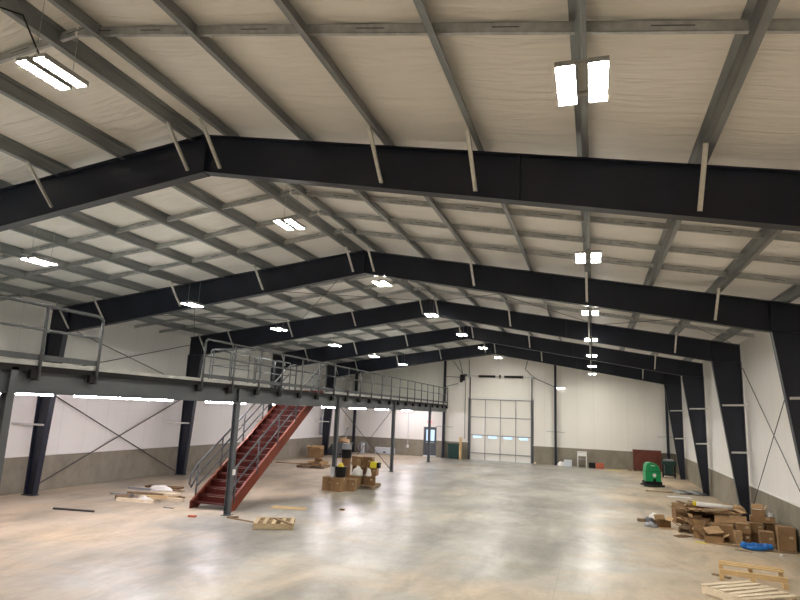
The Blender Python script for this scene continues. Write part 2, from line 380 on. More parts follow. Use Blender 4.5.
# ------------------------------------------------------------------ steel frames
ZB0, XKI, ZKI = 6.986, 3.927, 5.281       # rafter underside at the ridge; right knee
XKL, ZKL = -16.843, 5.285
def ibeam(mb, top, bot, y, fw=.2, ft=.014, tw=.012):
    """web between two polylines in x,z at depth y, with flanges"""
    N = len(top)
    for i in range(N - 1):
        (a, b_), (c, d) = (top[i], top[i + 1]), (bot[i], bot[i + 1])
        mb.prism([a, b_, d, c], y - tw / 2, y + tw / 2, 1)
        for p, q, s_ in ((a, b_, -1), (c, d, 1)):
            dx, dz = q[0] - p[0], q[1] - p[1]; L = math.hypot(dx, dz); nx, nz_ = -dz / L * ft, dx / L * ft
            if s_ < 0: nx, nz_ = -nx, -nz_
            mb.prism([p, q, (q[0] + nx, q[1] + nz_), (p[0] + nx, p[1] + nz_)], y - fw / 2, y + fw / 2, 1)
    return mb
XOR, XOL = 4.84, -17.55
FN = ['nearest', 'second', 'third', 'fourth', 'farthest']
for i, y in enumerate(FY):
    t = thing('steel_portal', f'{FN[i]} black gabled steel frame spanning the hall', 'steel frame', (XRID, y, 0), group='black gabled steel frames')
    # rafters
    ibeam(MB(), [(XRID, ZRID), (XKI, ZT(XKI)), (XOR, ZT(XOR))], [(XRID, ZB0), (XKI, ZKI), (XKI + .02, ZKI)][:2] + [(XOR, ZKI - .02)], y).build('rafter', M['navy'], t)
    ibeam(MB(), [(XRID, ZRID), (XKL, ZT(XKL)), (XOL, ZT(XOL))], [(XRID, ZB0), (XKL, ZKL), (XOL, ZKL - .02)], y).build('rafter', M['navy'], t)
    # tapered columns
    for inner_t, inner_b, out in (((XKI, ZKI), (4.60, 0), XOR), ((XKL, ZKL), (-17.17, 0), XOL)):
        s_ = 1 if out > 0 else -1
        mb = MB(); tw = .012
        mb.prism([inner_t, (out, ZKI - .02), (out, .02), (inner_b[0], .02)], y - tw / 2, y + tw / 2, 1)
        mb.prism([inner_t, (inner_t[0] + s_ * .016, inner_t[1]), (inner_b[0] + s_ * .016, .02), (inner_b[0], .02)], y - .1, y + .1, 1)
        mb.prism([(out, ZKI), (out - s_ * .014, ZKI), (out - s_ * .014, .02), (out, .02)], y - .1, y + .1, 1)
        mb.build('column', M['navy'], t)
        MB().span((min(inner_b[0], out) - .03, y - .14, 0), (max(inner_b[0], out) + .03, y + .14, .022)).build('base_plate', M['navy'], t)
        # knee stiffener
        MB().span((inner_t[0] - .008, y - .095, ZKI), (inner_t[0] + .008, y + .095, ZT(inner_t[0]) - .015)).build('knee_stiffener', M['navy'], t)
    MB().span((XRID - .02, y - .1, ZB0 - .02), (XRID + .02, y + .1, ZRID)).build('ridge_splice', M['navy'], t)
    for x in (-.95,):
        zb = ZB0 + (x - XRID) * (ZKI - ZB0) / (XKI - XRID)
        MB().span((x - .016, y - .1, zb), (x + .016, y + .1, ZT(x) - .01)).build('splice_plate', M['navy'], t)
    # pale angle braces from the purlins down to the bottom flange
    bx = [PL[0], PL[2], PL[4], PL[6], PL[7], PR[0], PR[2]] + ([PR[3], PR[5], PR[7]] if i == 0 else [PR[4], PR[6]])
    for x in bx:
        if x < XKL: continue
        if x > XRID: zb = ZB0 + (x - XRID) * (ZKI - ZB0) / (XKI - XRID)
        else: zb = ZB0 + (x - XRID) * (ZKL - ZB0) / (XKL - XRID)
        if x > XKI: continue
        a, b_ = (x - .03, y - .72, ZT(x) + .01), (x - .03, y - .085, zb + .09)
        MB().bar(a, b_, .055, .006, up=(0, 1, 1)).bar((a[0] + .026, a[1], a[2]), (b_[0] + .026, b_[1], b_[2]), .006, .05, up=(0, 1, 1)).build('flange_brace', M['galv_pale'], t)
    # girt braces at the columns
    for z in (2.23, 3.78):
        for xi, xo, s_ in ((4.6 - (4.6 - XKI) * z / ZKI, XR, 1), (-17.17 + (XKL + 17.17) * z / ZKL, XL, -1)):
            for sy in ((-1, 1) if s_ < 0 else (-1,)):
                yy = y + sy * .11
                MB().bar((xi + s_ * .06, yy, z), (xo - (0.02 * s_), yy + sy * (.45 if s_ < 0 else .12), z + .03), .01, .06).build('girt_brace', M['galv_pale'], t)
# end wall columns
for x, lb in ((-17.12, 'slim navy end wall column in the far left corner'), (-10.25, 'slim navy end wall column where the mezzanine meets the far wall'),
              (-2.48, 'slim navy end wall column right of the overhead door'), (4.5, 'slim navy end wall column in the far right corner')):
    t = thing('end_wall_column', lb, 'column', (x, YE - .15, 0), group='slim columns along the far end wall')
    h = ZT(x) - .215; y = YE - .16
    MB().span((x - .07, y - .12, 0), (x + .07, y - .11, h)).span((x - .07, y + .11, 0), (x + .07, y + .12, h)).span((x - .005, y - .11, 0), (x + .005, y + .11, h)).build('shaft', M['navy'], t)
    MB().span((x - .12, y - .13, 0), (x + .12, y + .125, .02)).build('base_plate', M['navy'], t)
    if abs(x) < 15:
        for s_ in (-1, 1): MB().bar((x, y - .1, 2.19), (x + s_ * .6, YE, 2.16), .012, .05).build('brace', M['galv'], t)
# end wall rafter channel
for nm, xa, xb, lb in (('end_rafter', XL, XRID, 'thin navy rafter along the top of the far wall, left slope'), ('end_rafter', XRID, XR, 'thin navy rafter along the top of the far wall, right slope')):
    mb = MB(); mb.prism([(xa, ZT(xa)), (xb, ZT(xb)), (xb, ZT(xb) - .2), (xa, ZT(xa) - .2)], YE - .1, YE - .02, 1)
    tag(mb.build(nm, M['navy'], world=((xa + xb) / 2, YE - .06, ZT((xa + xb) / 2) - .2)), lb, 'rafter')

# ------------------------------------------------------------------ purlins
def purlin(x, label, s_):
    z = ZT(x); sl_ = SR if x > XRID else SL
    mb = MB(); T = .007; fw = .075
    def q(dx, dz): return (x + dx, z + dx * sl_ + dz)
    mb.prism([q(0, 0), q(T * s_, 0), q(T * s_, PUR_H), q(0, PUR_H)], YB + .02, YE - .02, 1)
    mb.prism([q(0, 0), q(fw * s_, 0), q(fw * s_, T), q(0, T)], YB + .02, YE - .02, 1)
    mb.prism([q(0, PUR_H), q(-fw * s_, PUR_H), q(-fw * s_, PUR_H - T), q(0, PUR_H - T)], YB + .02, YE - .02, 1)
    mb.prism([q(fw * s_, 0), q(fw * s_ + T * s_, 0), q(fw * s_ + T * s_, .022), q(fw * s_, .022)], YB + .02, YE - .02, 1)
    o = mb.build('purlin', M['galv_dk'], world=(x, (YB + YE) / 2, z))
    return tag(o, label, 'purlin', 'galvanized roof purlins')
for k, x in enumerate(PR): purlin(x, f'long galvanized roof purlin, {ORD[k]} down the right slope from the ridge', 1)
for k, x in enumerate(PL): purlin(x, f'long galvanized roof purlin, {ORD[k]} down the left slope from the ridge', -1)
# cross channels between the purlins
YS = [2.2, 3.75, 5.31]
for i in range(5):
    b0 = FY[i]; YS += [b0 + .0 + d for d in ((2.93, 4.35, 5.85) if i < 4 else (2.2, 3.6))]
def crossch(y, side, label):
    mb = MB(); P = PR if side == 'R' else PL; P = sorted(P); end = XR if side == 'R' else XL
    P = [XRID] + P + [end] if side == 'R' else [end] + P + [XRID]
    for a, b_ in zip(P, P[1:]):
        g_ = .025; z0, z1 = .055, .165
        a2, b2 = a + g_, b_ - g_
        za, zb = ZT(a2), ZT(b2)
        mb.prism([(a2, za + z0), (b2, zb + z0), (b2, zb + z1), (a2, za + z1)], y, y + .006, 1)
        mb.prism([(a2, za + z0), (b2, zb + z0), (b2, zb + z0 + .006), (a2, za + z0 + .006)], y, y + .05, 1)
        mb.prism([(a2, za + z1), (b2, zb + z1), (b2, zb + z1 - .006), (a2, za + z1 - .006)], y, y + .05, 1)
    xm = (P[0] + P[-1]) / 2
    o = mb.build('cross_channel', M['galv'], world=(xm, y, ZT(xm)))
    tag(o, label, 'roof channel', 'galvanized cross channels between the purlins')
    mk = MB()   # smudged maker's stamps, unreadable in the photograph
    for a, b_ in zip(P, P[1:]):
        for f in (.45,):
            x = a + (b_ - a) * (f + random.uniform(-.01, .01)); w = random.uniform(.25, .4)
            z = ZT(x) + .105; mk.prism([(x, z), (x + w, z + w * (SR if side == 'R' else SL)), (x + w, z + w * (SR if side == 'R' else SL) + .014), (x, z + .014)], y - .0012, y, 1)
    if y < 15: mk.build('printed_marks', M['slate'], o)
for k, y in enumerate(YS):
    j = sum(1 for f in FY if f < y)
    where = 'in front of the nearest black frame' if j == 0 else f'beyond the {FN[j-1]} black frame'
    n_ = sum(1 for q in YS[:k + 1] if sum(1 for f in FY if f < q) == j)
    if j == 0:
        n_ = len(YS[:3]) - n_ + 1; where = 'before the nearest black frame'
    for sd, nm in (('R', 'right'), ('L', 'left')): crossch(y, sd, f'galvanized channel across the {nm} roof slope, {ORD[n_-1]} {where}')
# roof and wall rod bracing
def rods(name, label, segs, r=.011, cat='brace', m_='cable', loc=None, group=None):
    p = segs[0][0]; t = thing(name, label, cat, loc or tuple(p), group=group)
    for a, b_ in segs: MB().tube([a, b_], r, 6).build('rod', M[m_], t)
    return t
def rp(x, y): return (x, y, ZT(x) - .05)
for (xa, xb, sd) in ((-6.0, .2, 'upper right'), (.2, 4.7, 'lower right'), (-6.4, -12, 'upper left'), (-12, -17.3, 'lower left')):
    rods('roof_cross_brace', f'thin crossed rods under the {sd} roof slope beyond the second black frame', [(rp(xa, FY[1] + .12), rp(xb, FY[2] - .12)), (rp(xb, FY[1] + .12), rp(xa, FY[2] - .12))], .009)
xw = XL + .14
rods('cross_brace', 'large crossed steel rods on the left wall under the mezzanine', [((xw, 16.2, 3.35), (xw, 23.45, .12)), ((xw + .04, 23.4, 3.3), (xw + .04, 16.0, .10))], .022)
rods('cross_brace', 'crossed rods on the left wall above the mezzanine deck', [((xw, 16.1, 5.75), (xw, 23.5, 3.95)), ((xw + .04, 23.6, 5.77), (xw + .04, 16.1, 3.95))], .016)
rods('cross_brace', 'thin crossed rods on the right wall behind the stacked boxes', [((XR - .12, 15.9, .35), (XR - .12, 23.0, 5.05)), ((XR - .09, 16.2, 5.7), (XR - .09, 23.0, .5))], .012)
rods('cross_brace', 'crossed rods between two mezzanine posts left of the far doors', [((XM - .02, 23.5, 3.3), (XM - .02, 30.75, .12)), ((XM + .01, 30.7, 3.25), (XM + .01, 23.5, .12))], .014)

# ------------------------------------------------------------------ high bay lights
def highbay():
    t = thing('high_bay_light', '', 'ceiling light', group='twin panel high bay lights under the roof')
    for s_ in (-1, 1):
        h = MB().box((s_ * .127, 0, .028), (.15, .62, .044)).box((s_ * .048, 0, .018), (.008, .62, .064)).box((s_ * .206, 0, .018), (.008, .62, .064)).build('light_panel', M['fixture'], t, world=False)
        MB().box((s_ * .127, 0, -.001), (.148, .60, .010)).build('lens', M['led'], h, world=False)
    MB().span((-.06, -.27, .045), (.06, -.22, .07)).span((-.06, .22, .045), (.06, .27, .07)).span((-.03, -.2, .06), (.03, .2, .11)).build('driver_box', M['fixture'], t, world=False)
    for y in (-.25, .25): MB().tube([(0, y, .04), (0, y, .78)], .004, 5).build('hanger_wire', M['galv'], t, world=False)
    return t
hb = highbay(); first = True
ROWS = [(-.045, 5.90, 'right'), (-5.92, 6.84, 'middle'), (-11.55, 6.06, 'left')]
for rx, rz_, rn in ROWS:
    for i in range(-1, 7):
        if rn == 'left' and i == -1: pass
        y = 4.84 + 5.813 * i if rn != 'left' else 4.46 + 5.385 * i
        o = hb if first else copy_tree(hb); first = False
        o.location = (rx, y, rz_)
        pos = 'behind the viewpoint' if i < 0 else f'{ORD[i]} from the viewer'
        if rn == 'left' and i >= 0: pos = f'{ORD[i-1]} from the viewer' if i else 'just outside the view'
        o['label'] = f'bright twin panel light under the roof, {rn} row, {pos}'
# conduit feeding the nearest middle light
tag(MB().tube([(-6.5, 4.0, 7.83), (-6.45, 4.2, 7.45), (-6.1, 4.5, 7.4), (-5.95, 4.7, 6.92)], .011, 6).build('light_cable', M['black'], smooth=True), 'looped black cable above the nearest middle row light', 'cable')

# ------------------------------------------------------------------ mezzanine
YM0 = YB + .05
ST_Y0, ST_Y1, ST_X0, ST_X1 = 17.1, 22.35, -11.78, -10.24      # stair opening
mz = thing('mezzanine_platform', 'long grey steel mezzanine platform along the left wall with concrete deck', 'mezzanine', (-14, 18, 3.7))
mb = MB(); z0, z1 = 3.72, 3.80
mb.span((XL + .01, YM0, z0), (ST_X0, YE - .01, z1)).span((ST_X0, YM0, z0), (XM + .105, ST_Y0, z1)).span((ST_X0, ST_Y1, z0), (XM + .105, YE - .01, z1))
mb.build('deck_slab', speck('pale_deck_concrete', (.40, .41, .40), (.52, .52, .50), 2, .7), mz)
def ib(mb, x, ya, yb, zb, zt, fw, ft=.014, tw=.01):
    mb.span((x - fw / 2, ya, zb), (x + fw / 2, yb, zb + ft)).span((x - fw / 2, ya, zt - ft), (x + fw / 2, yb, zt)).span((x - tw / 2, ya, zb + ft), (x + tw / 2, yb, zt - ft)); return mb
ib(MB(), XM, YM0, YE - .3, 3.195, 3.67, .17).build('edge_beam', M['grey'], mz)
MB().span((XM - .06, YM0, 3.672), (XM + .084, YE - .3, 3.72)).span((XM + .0875, YM0, 3.605), (XM + .098, YE - .3, 3.718)).build('deck_shadow_strip', M['black'], mz)  # black strip standing in for the shadow line under the deck overhang
ib(MB(), -17.3, YM0, YE - .3, 3.3, 3.67, .15).build('wall_beam', M['grey'], mz)
mb = MB(); y = YM0 + .4; k = 0
while y < YE - .4:
    if not (ST_Y0 - .05 < y < ST_Y1 + .05): MB().span((-17.25, y - .04, 3.45), (XM - .09, y + .04, 3.67)).build('joist', M['grey'], mz)
    else: MB().span((-17.25, y - .04, 3.45), (ST_X0 - .05, y + .04, 3.67)).build('joist', M['grey'], mz)
    y += 1.22
MB().span((ST_X0 - .05, ST_Y0 - .1, 3.45), (ST_X0, ST_Y1 + .1, 3.72)).build('stair_trimmer', M['grey'], mz)
# mezzanine posts
posts = [15.84 - 7.51 + .03, 15.84, 23.35, 30.86, 38.37]
names_ = ['at the left edge of the view', 'at the foot of the red stairs', 'rising behind the stacked cartons', 'third from the far wall side, at the end of the crossed rods', 'in front of the grey exit door']
names_[3] = 'standing alone between the cartons and the exit door'
for y, nm in zip([.8] + posts, ['behind the view'] + names_):
    t = thing('mezzanine_post', f'grey steel mezzanine post {nm}', 'post', (XM, y, 0), group='grey posts under the mezzanine edge')
    w = .075
    MB().span((XM - w, y - w, .015), (XM - w + .012, y + w, 3.19)).span((XM + w - .012, y - w, .015), (XM + w, y + w, 3.19)).span((XM - w, y - .005, .015), (XM + w, y + .005, 3.19)).build('shaft', M['grey'], t)
    MB().span((XM + .088, y - w, 3.15), (XM + .098, y + w, 3.66)).span((XM + .0, y - .005, 3.21), (XM + .088, y + .005, 3.655)).build('beam_stiffener', M['grey'], t)
    MB().span((XM - .13, y - .13, 0), (XM + .13, y + .13, .018)).build('base_plate', M['grey'], t)
    MB().span((XM - .1, y - .1, 3.178), (XM + .1, y + .1, 3.195)).build('cap_plate', M['grey'], t)
# guardrails
def guard(name, label, ys_, zt=4.86, zm=4.40, ztoe=(3.82, 3.93), y_end0=False, y_end1=False, x=XM + .14):
    t = thing(name, label, 'railing', (x, ys_[0], 3.5))
    ya, yb = ys_[0], ys_[-1]
    for y in ys_:
        e = (y == ya and y_end0) or (y == yb and y_end1)
        MB().tube([(x, y, 3.44), (x, y, zt - (.12 if e else 0))], .031, 8).build('post', M['rail'], t, smooth=True)
        MB().span((x - .05, y - .19, 3.47), (x + .02, y - .03, 3.63)).span((x - .14, y - .03, 3.45), (x - .02, y + .03, 3.6)).build('post_bracket', M['black'], t)
    pts = [(x, ya, zt)]
    if y_end0: pts = [(x, ya, zt - .12), (x, ya + .03, zt - .04), (x, ya + .12, zt)]
    e = [(x, yb, zt)]
    if y_end1: e = [(x, yb - .12, zt), (x, yb - .03, zt - .04), (x, yb, zt - .12)]
    MB().tube(pts + e, .031, 8).build('top_rail', M['rail'], t, smooth=True)
    MB().tube([(x, ya, zm), (x, yb, zm)], .025, 8).build('mid_rail', M['rail'], t, smooth=True)
    MB().span((x - .034, ya, ztoe[0]), (x - .026, yb, ztoe[1])).build('toe_board', M['rail'], t)
    return t
guard('guardrail', 'grey guardrail on the mezzanine edge at the far left, with rounded end', [1.6, 3.07, 4.54, 6.01, 7.40, 8.82, 10.22], y_end1=True)
ys_ = [13.86 + 1.455 * k for k in range(20)]
guard('guardrail', 'long grey guardrail on the mezzanine edge running past the stairs to the far wall', ys_ + [YE - .32], y_end0=True)
# guard around the stair opening
t = thing('stair_guardrail', 'inner grey guardrail around the stair opening on the mezzanine deck', 'railing', (-11.9, 19.5, 3.8))
x = -11.95
def hoop(t, x, ya, yb, zt=4.9, n_=2):
    MB().tube([(x, ya, 3.8), (x, ya, zt - .1), (x, ya + .04, zt - .02), (x, ya + .12, zt), (x, yb - .12, zt), (x, yb - .04, zt - .02), (x, yb, zt - .1), (x, yb, 3.8)], .021, 8).build('hoop_rail', M['rail'], t, smooth=True)
    MB().tube([(x, ya, 4.38), (x, yb, 4.38)], .018, 8).build('mid_rail', M['rail'], t, smooth=True)
hoop(t, x, 16.95, 18.1); hoop(t, x, 18.2, 19.7); hoop(t, x, 19.8, 21.1); hoop(t, x, 21.2, 22.5)
tt = thing('stair_guardrail', 'short grey guardrail closing the near end of the stair opening', 'railing', (-11.2, 16.95, 3.8))
MB().tube([(-11.85, 16.95, 3.8), (-11.85, 16.95, 4.9), (-10.5, 16.95, 4.9), (-10.5, 16.95, 3.8)], .021, 8).build('hoop_rail', M['rail'], tt, smooth=True)
MB().tube([(-11.85, 16.95, 4.38), (-10.5, 16.95, 4.38)], .018, 8).build('mid_rail', M['rail'], tt, smooth=True)
# strip lights under the platform
seg = [(9.1, 11.54, 'first'), (12.2, 14.70, 'second'), (14.75, 15.95, 'third, short one'), (17.7, 20.14, 'fourth, just left of the stairs'), (22.25, 22.75, 'fifth and shortest'), (27.0, 28.68, 'sixth'), (30.5, 32.9, 'seventh'), (34.6, 36.94, 'eighth'), (40.0, 42.3, 'ninth and farthest')]
for a, b_, nm in seg:
    xx = -12.5; t = thing('strip_light', f'white strip light under the mezzanine, {nm} from the left', 'strip light', (xx, (a + b_) / 2, 3.17), group='strip lights under the mezzanine')
    MB().span((xx - .05, a, 3.23), (xx + .05, b_, 3.29)).build('housing', M['white'], t)
    MB().prism([(xx - .04, 3.23), (xx + .04, 3.23), (xx + .03, 3.165), (xx - .03, 3.165)], a + .02, b_ - .02, 1).build('lens', M['led_cool'], t)
    for y in (a + .12, b_ - .12): MB().tube([(xx, y, 3.29), (xx, y, 3.72)], .004, 5).build('hanger', M['galv'], t)

# ------------------------------------------------------------------ red staircase
stt = thing('staircase', 'dark red steel staircase rising to the mezzanine with grey handrails', 'staircase', (-11.0, 16.4, 0))
SX0, SX1 = -11.69, -10.33; SLP = .640; YS0 = 16.56
def sz(y): return (y - YS0) * SLP       # lower edge of the stringers
YT = 22.0
for x, s_ in ((SX0, 1), (SX1, -1)):
    mb = MB(); hh = .40
    poly = [(16.24, .0), (YS0, 0), (YT, sz(YT)), (YT + .35, sz(YT)), (YT + .35, 3.79), (YT - .1, 3.79), (16.24, .22)]
    th = .012
    mb.prism(poly, x - th / 2, x + th / 2, 0)
    for (a, b_) in (((YS0, 0), (YT, sz(YT))), ((16.24, .22), (YT - .1, 3.79))):
        mb.bar((x + s_ * .035, a[0], a[1]), (x + s_ * .035, b_[0], b_[1]), .07, .012)
    mb.build('stringer', M['red_side'], stt)
NT = 20; rise = 3.80 / NT
for k in range(NT - 1):
    z = rise * (k + 1); y = 16.34 + k * (YT - .1 - 16.34) / (NT - 1)
    MB().span((SX0 + .007, y, z - .035), (SX1 - .007, y + .30, z - .004)).span((SX0 + .007, y + .285, z - .004), (SX1 - .007, y + .293, z + rise - .04)).build('tread', M['red'], stt)
MB().span((SX0, YT + .0, 3.73), (SX1, YT + .36, 3.805)).build('landing_plate', M['red'], stt)
for x, nm in ((SX0 - .0, 'l'), (SX1 + .0, 'r')):
    off_t, off_m = 1.06, (.72 if nm == 'l' else .56)
    def rt(y, o): return (x, y, (y - 16.3) * SLP + .12 + o)
    e = 21.9
    # loop at the foot
    hr = MB().tube([rt(16.48, off_m), (x, 16.22, .62), (x, 16.12, .72), (x, 16.13, .95), (x, 16.25, 1.08), rt(16.45, off_t)] + [rt(e, off_t - .02), (x, e + .55, 4.85), (x, e + .62, 4.75), (x, e + .62, 3.8)], .030, 8).build('handrail', M['rail'], stt, smooth=True)
    MB().tube([rt(16.48, off_m), rt(e, off_m), (x, e + .6, 4.4)], .026, 8).build('mid_rail', M['rail'], hr, smooth=True)
    if nm == 'l': MB().tube([rt(16.48, .38), rt(e, .38)], .024, 8).build('mid_rail', M['rail'], hr, smooth=True)
    for y in (16.48, 17.68, 18.9, 20.1, 21.3):
        MB().tube([(x, y, (y - 16.24) * SLP + .05), rt(y, off_t)], .026, 8).build('baluster', M['rail'], hr, smooth=True)
# small white junction on the post
tag(MB().span((XM + .08, 15.79, 1.12), (XM + .13, 15.89, 1.28)).build('junction_box', M['white'], bevel=.01), 'small white box fixed on the post at the stair foot', 'electrical box')

# ------------------------------------------------------------------ cardboard boxes, pallets
def cbox(label, loc, size, rz=0, m_='card', flaps=(), group=None, tape=True, hollow=False, contents=None, name='cardboard_box'):
    t = thing(name, label, 'box', loc, rz, group)
    w, d, h = size; a, b_ = w / 2, d / 2; mb = MB(); th = .008
    if flaps or hollow:
        mb.span((-a, -b_, 0), (a, b_, th)).span((-a, -b_, 0), (-a + th, b_, h)).span((a - th, -b_, 0), (a, b_, h)).span((-a, -b_, 0), (a, -b_ + th, h)).span((-a, b_ - th, 0), (a, b_, h))
    else: mb.span((-a, -b_, 0), (a, b_, h))
    mb.build('carton', M[m_], t, world=False, bevel=0 if (flaps or hollow) else .006)
    for (side, ang) in flaps:
        an = R(ang); L = min(w, d) * .45; c, s_ = math.cos(an), math.sin(an)
        ex = {'e': ((a, 0), (1, 0), b_), 'w': ((-a, 0), (-1, 0), b_), 'n': ((0, b_), (0, 1), a), 's': ((0, -b_), (0, -1), a)}[side]
        (ox, oy), (dx, dy), hl = ex; px, py = -dy, dx
        p = [(ox + px * q * hl + dx * L * c * k, oy + py * q * hl + dy * L * c * k, h + L * s_ * k) for q, k in ((-1, 0), (1, 0), (.94, 1), (-.94, 1))]
        p2 = [(x_ + dx * .0 - s_ * dx * .006, y_ - s_ * dy * .006, z_ - .006) for x_, y_, z_ in p]
        MB().raw(p + p2, [(0, 1, 2, 3), (7, 6, 5, 4), (0, 4, 5, 1), (1, 5, 6, 2), (2, 6, 7, 3), (3, 7, 4, 0)]).build('flap', M['card2'], t, world=False)
    if tape and not flaps and not hollow:
        MB().span((-a - .0015, -.025, h - .09), (-a, .025, h + .0015)).span((-a - .0015, -.025, h), (a + .0015, .025, h + .0015)).span((a, -.025, h - .09), (a + .0015, .025, h + .0015)).build('packing_tape', M['tape'], t, world=False)
        MB().span((a * .25, -b_ - .0015, h * .55), (a * .25 + min(.09, w * .25), -b_, h * .55 + .06)).build('shipping_label', M['tape'], t, world=False)
    if contents: MB().box((0, 0, h * .8), (w * .8, d * .8, .05), rz=.1).build('packing', M[contents], t, world=False)
    return t
def pallet(label, loc, rz, w=1.2, d=1.0, nt=7, m_='wood', hgt=.14, jitter=0., bw=None, wd='wood_dark', tilt=0):
    t = thing('pallet', label, 'pallet', loc, rz); bw = bw or .095
    if tilt: t.rotation_euler = (tilt, 0, rz)
    mb = MB()
    for k in range(nt):
        y = -d / 2 + bw / 2 + k * (d - bw) / (nt - 1)
        mb.box((random.uniform(-jitter, jitter), y, hgt - .009), (w, bw, .018), rz=random.uniform(-jitter, jitter))
    mb.build('top_boards', M[m_], t, world=False)
    for x in (-w / 2 + .02, 0, w / 2 - .02):
        MB().span((x - .019, -d / 2, .018), (x + .019, d / 2, hgt - .018)).build('stringer', M[m_], t, world=False)
    mb = MB()
    for y in (-d / 2 + .05, 0, d / 2 - .05): mb.box((0, y, .009), (w, .095, .018))
    mb.build('bottom_boards', M[m_], t, world=False)
    return t
def slab(name, label, cat, loc, size, rz=0, m_='card', tilt=(0, 0), group=None, bend=0):
    """thin sheet or board with real thickness, optionally bowed"""
    w, d, h = size; n_ = 8 if bend else 1; vs, fs = [], []
    T = Matrix.Translation(loc) @ Matrix.Rotation(rz, 4, 'Z') @ Matrix.Rotation(tilt[0], 4, 'X') @ Matrix.Rotation(tilt[1], 4, 'Y')
    mb = MB()
    for i in range(n_):
        x0, x1 = -w / 2 + i * w / n_, -w / 2 + (i + 1) * w / n_
        b0, b1 = bend * (1 - (2 * x0 / w) ** 2), bend * (1 - (2 * x1 / w) ** 2)
        p = [(x0, -d / 2, b0), (x1, -d / 2, b1), (x1, d / 2, b1), (x0, d / 2, b0)]
        p += [(x_, y_, z_ + h) for x_, y_, z_ in p]
        mb.raw([T @ Vector(q) for q in p], [(3, 2, 1, 0), (4, 5, 6, 7), (0, 1, 5, 4), (1, 2, 6, 5), (2, 3, 7, 6), (3, 0, 4, 7)])
    return tag(mb.build(name, M[m_], world=loc), label, cat, group)
def crumple(name, label, cat, loc, size, m_, seed=0, rz=0, n_=22, amp=.35, group=None):
    """a lumpy soft bundle resting on its base"""
    w, d, h = size; vs = []; rings = 10; T = Matrix.Translation(loc) @ Matrix.Rotation(rz, 4, 'Z')
    for i in range(rings + 1):
        ph = math.pi / 2 * (i / rings)
        for k in range(n_):
            a = 2 * math.pi * k / n_; c, s_ = math.cos(a), math.sin(a); rr = math.cos(ph)
            q = 1 + amp * noise.noise((c * 1.8 * rr + seed * 7, s_ * 1.8 * rr, i * .35)) + amp * .5 * noise.noise((c * 5 + seed, s_ * 5, i * .9))
            vs.append(T @ Vector((w / 2 * c * rr * q, d / 2 * s_ * rr * q, max(0, h * math.sin(ph) * (1 + amp * .8 * noise.noise((c * 3 * rr, s_ * 3 * rr, seed + 5)))))))
    fs = [(i * n_ + k, i * n_ + (k + 1) % n_, (i + 1) * n_ + (k + 1) % n_, (i + 1) * n_ + k) for i in range(rings) for k in range(n_)]
    fs += [tuple(range(n_))[::-1], tuple(range(rings * n_, (rings + 1) * n_))]
    return tag(MB().raw(vs, fs).build(name, M[m_], world=loc, smooth=True), label, cat, group)

# pallets in the right foreground
pallet('whitish pallet with splayed boards at the bottom right corner of the view', (2.68, 13.37, 0), R(39), 1.22, 1.02, 6, 'wood_pale', .16, .07, .11)
p2 = thing('crate_frame', 'yellowish open timber skid lying behind the whitish pallet', 'timber skid', (3.08, 15.0, 0), R(-9))
for y in (-.455, .14, .32, .455):
    MB().span((-.60, y - .045, .19), (.60, y + .045, .212)).build('deck_board', M['wood'], p2, world=False)
for y in (-.47, .47): MB().span((-.60, y - .02, .12), (.60, y + .02, .19)).build('side_rail', M['wood'], p2, world=False)
for x in (-.56, 0, .56):
    MB().span((x - .045, -.5, .0), (x + .045, .5, .02)).build('runner', M['wood'], p2, world=False)
    for y in (-.47, .47): MB().span((x - .04, y - .04, .02), (x + .04, y + .04, .12)).build('block', M['wood'], p2, world=False)
slab('board', 'weathered board end under the left corner of the timber skid', 'board', (2.50, 14.95, .0), (.35, .12, .03), R(-35), 'wood_dark')
# cartons along the right wall
G = 'cartons stacked against the right wall'
cbox('tall cardboard box standing alone at the right end of the carton row', (4.69, 18.75, 0), (.40, .42, .60), R(-6), 'card', group=G)
cbox('cardboard box left of the tall one, at the front of the carton stack', (4.30, 19.0, 0), (.32, .36, .40), R(-4), 'card', group=G)
cbox('bottom cardboard box at the left front of the carton stack', (3.82, 19.35, 0), (.34, .34, .27), R(-3), 'card3', group=G)
cbox('bottom cardboard box in the middle of the carton stack, behind the blue tarp', (4.18, 19.62, 0), (.36, .36, .27), R(-3), 'card3', group=G)
cbox('second layer cardboard box at the left of the carton stack', (3.83, 19.36, .27), (.33, .34, .24), R(-5), 'card', group=G)
cbox('second layer cardboard box in the middle of the carton stack', (4.19, 19.64, .27), (.36, .34, .24), R(-2), 'card', group=G)
cbox('wide bottom cardboard box at the back of the carton stack near the wall', (4.68, 19.85, 0), (.42, .50, .48), R(-3), 'card3', group=G)
cbox('flat cardboard box in the third layer of the carton stack', (4.42, 19.87, .515), (.58, .36, .15), R(-6), 'card', group=G)
cbox('topmost cardboard box of the stack, open with white packing inside', (4.34, 19.9, .67), (.30, .28, .18), R(-8), 'card', flaps=(('e', 60), ('n', 70)), group=G, contents='paper')
crumple('plastic_bag', 'white crumpled bag on top of the carton stack beside the open box', 'bag', (4.62, 19.88, .67), (.18, .22, .15), 'paper', 3)
slab('board', 'dark board on the floor under the tall cardboard box end', 'board', (4.35, 18.42, .0), (1.0, .10, .03), R(2), 'wood_dark')
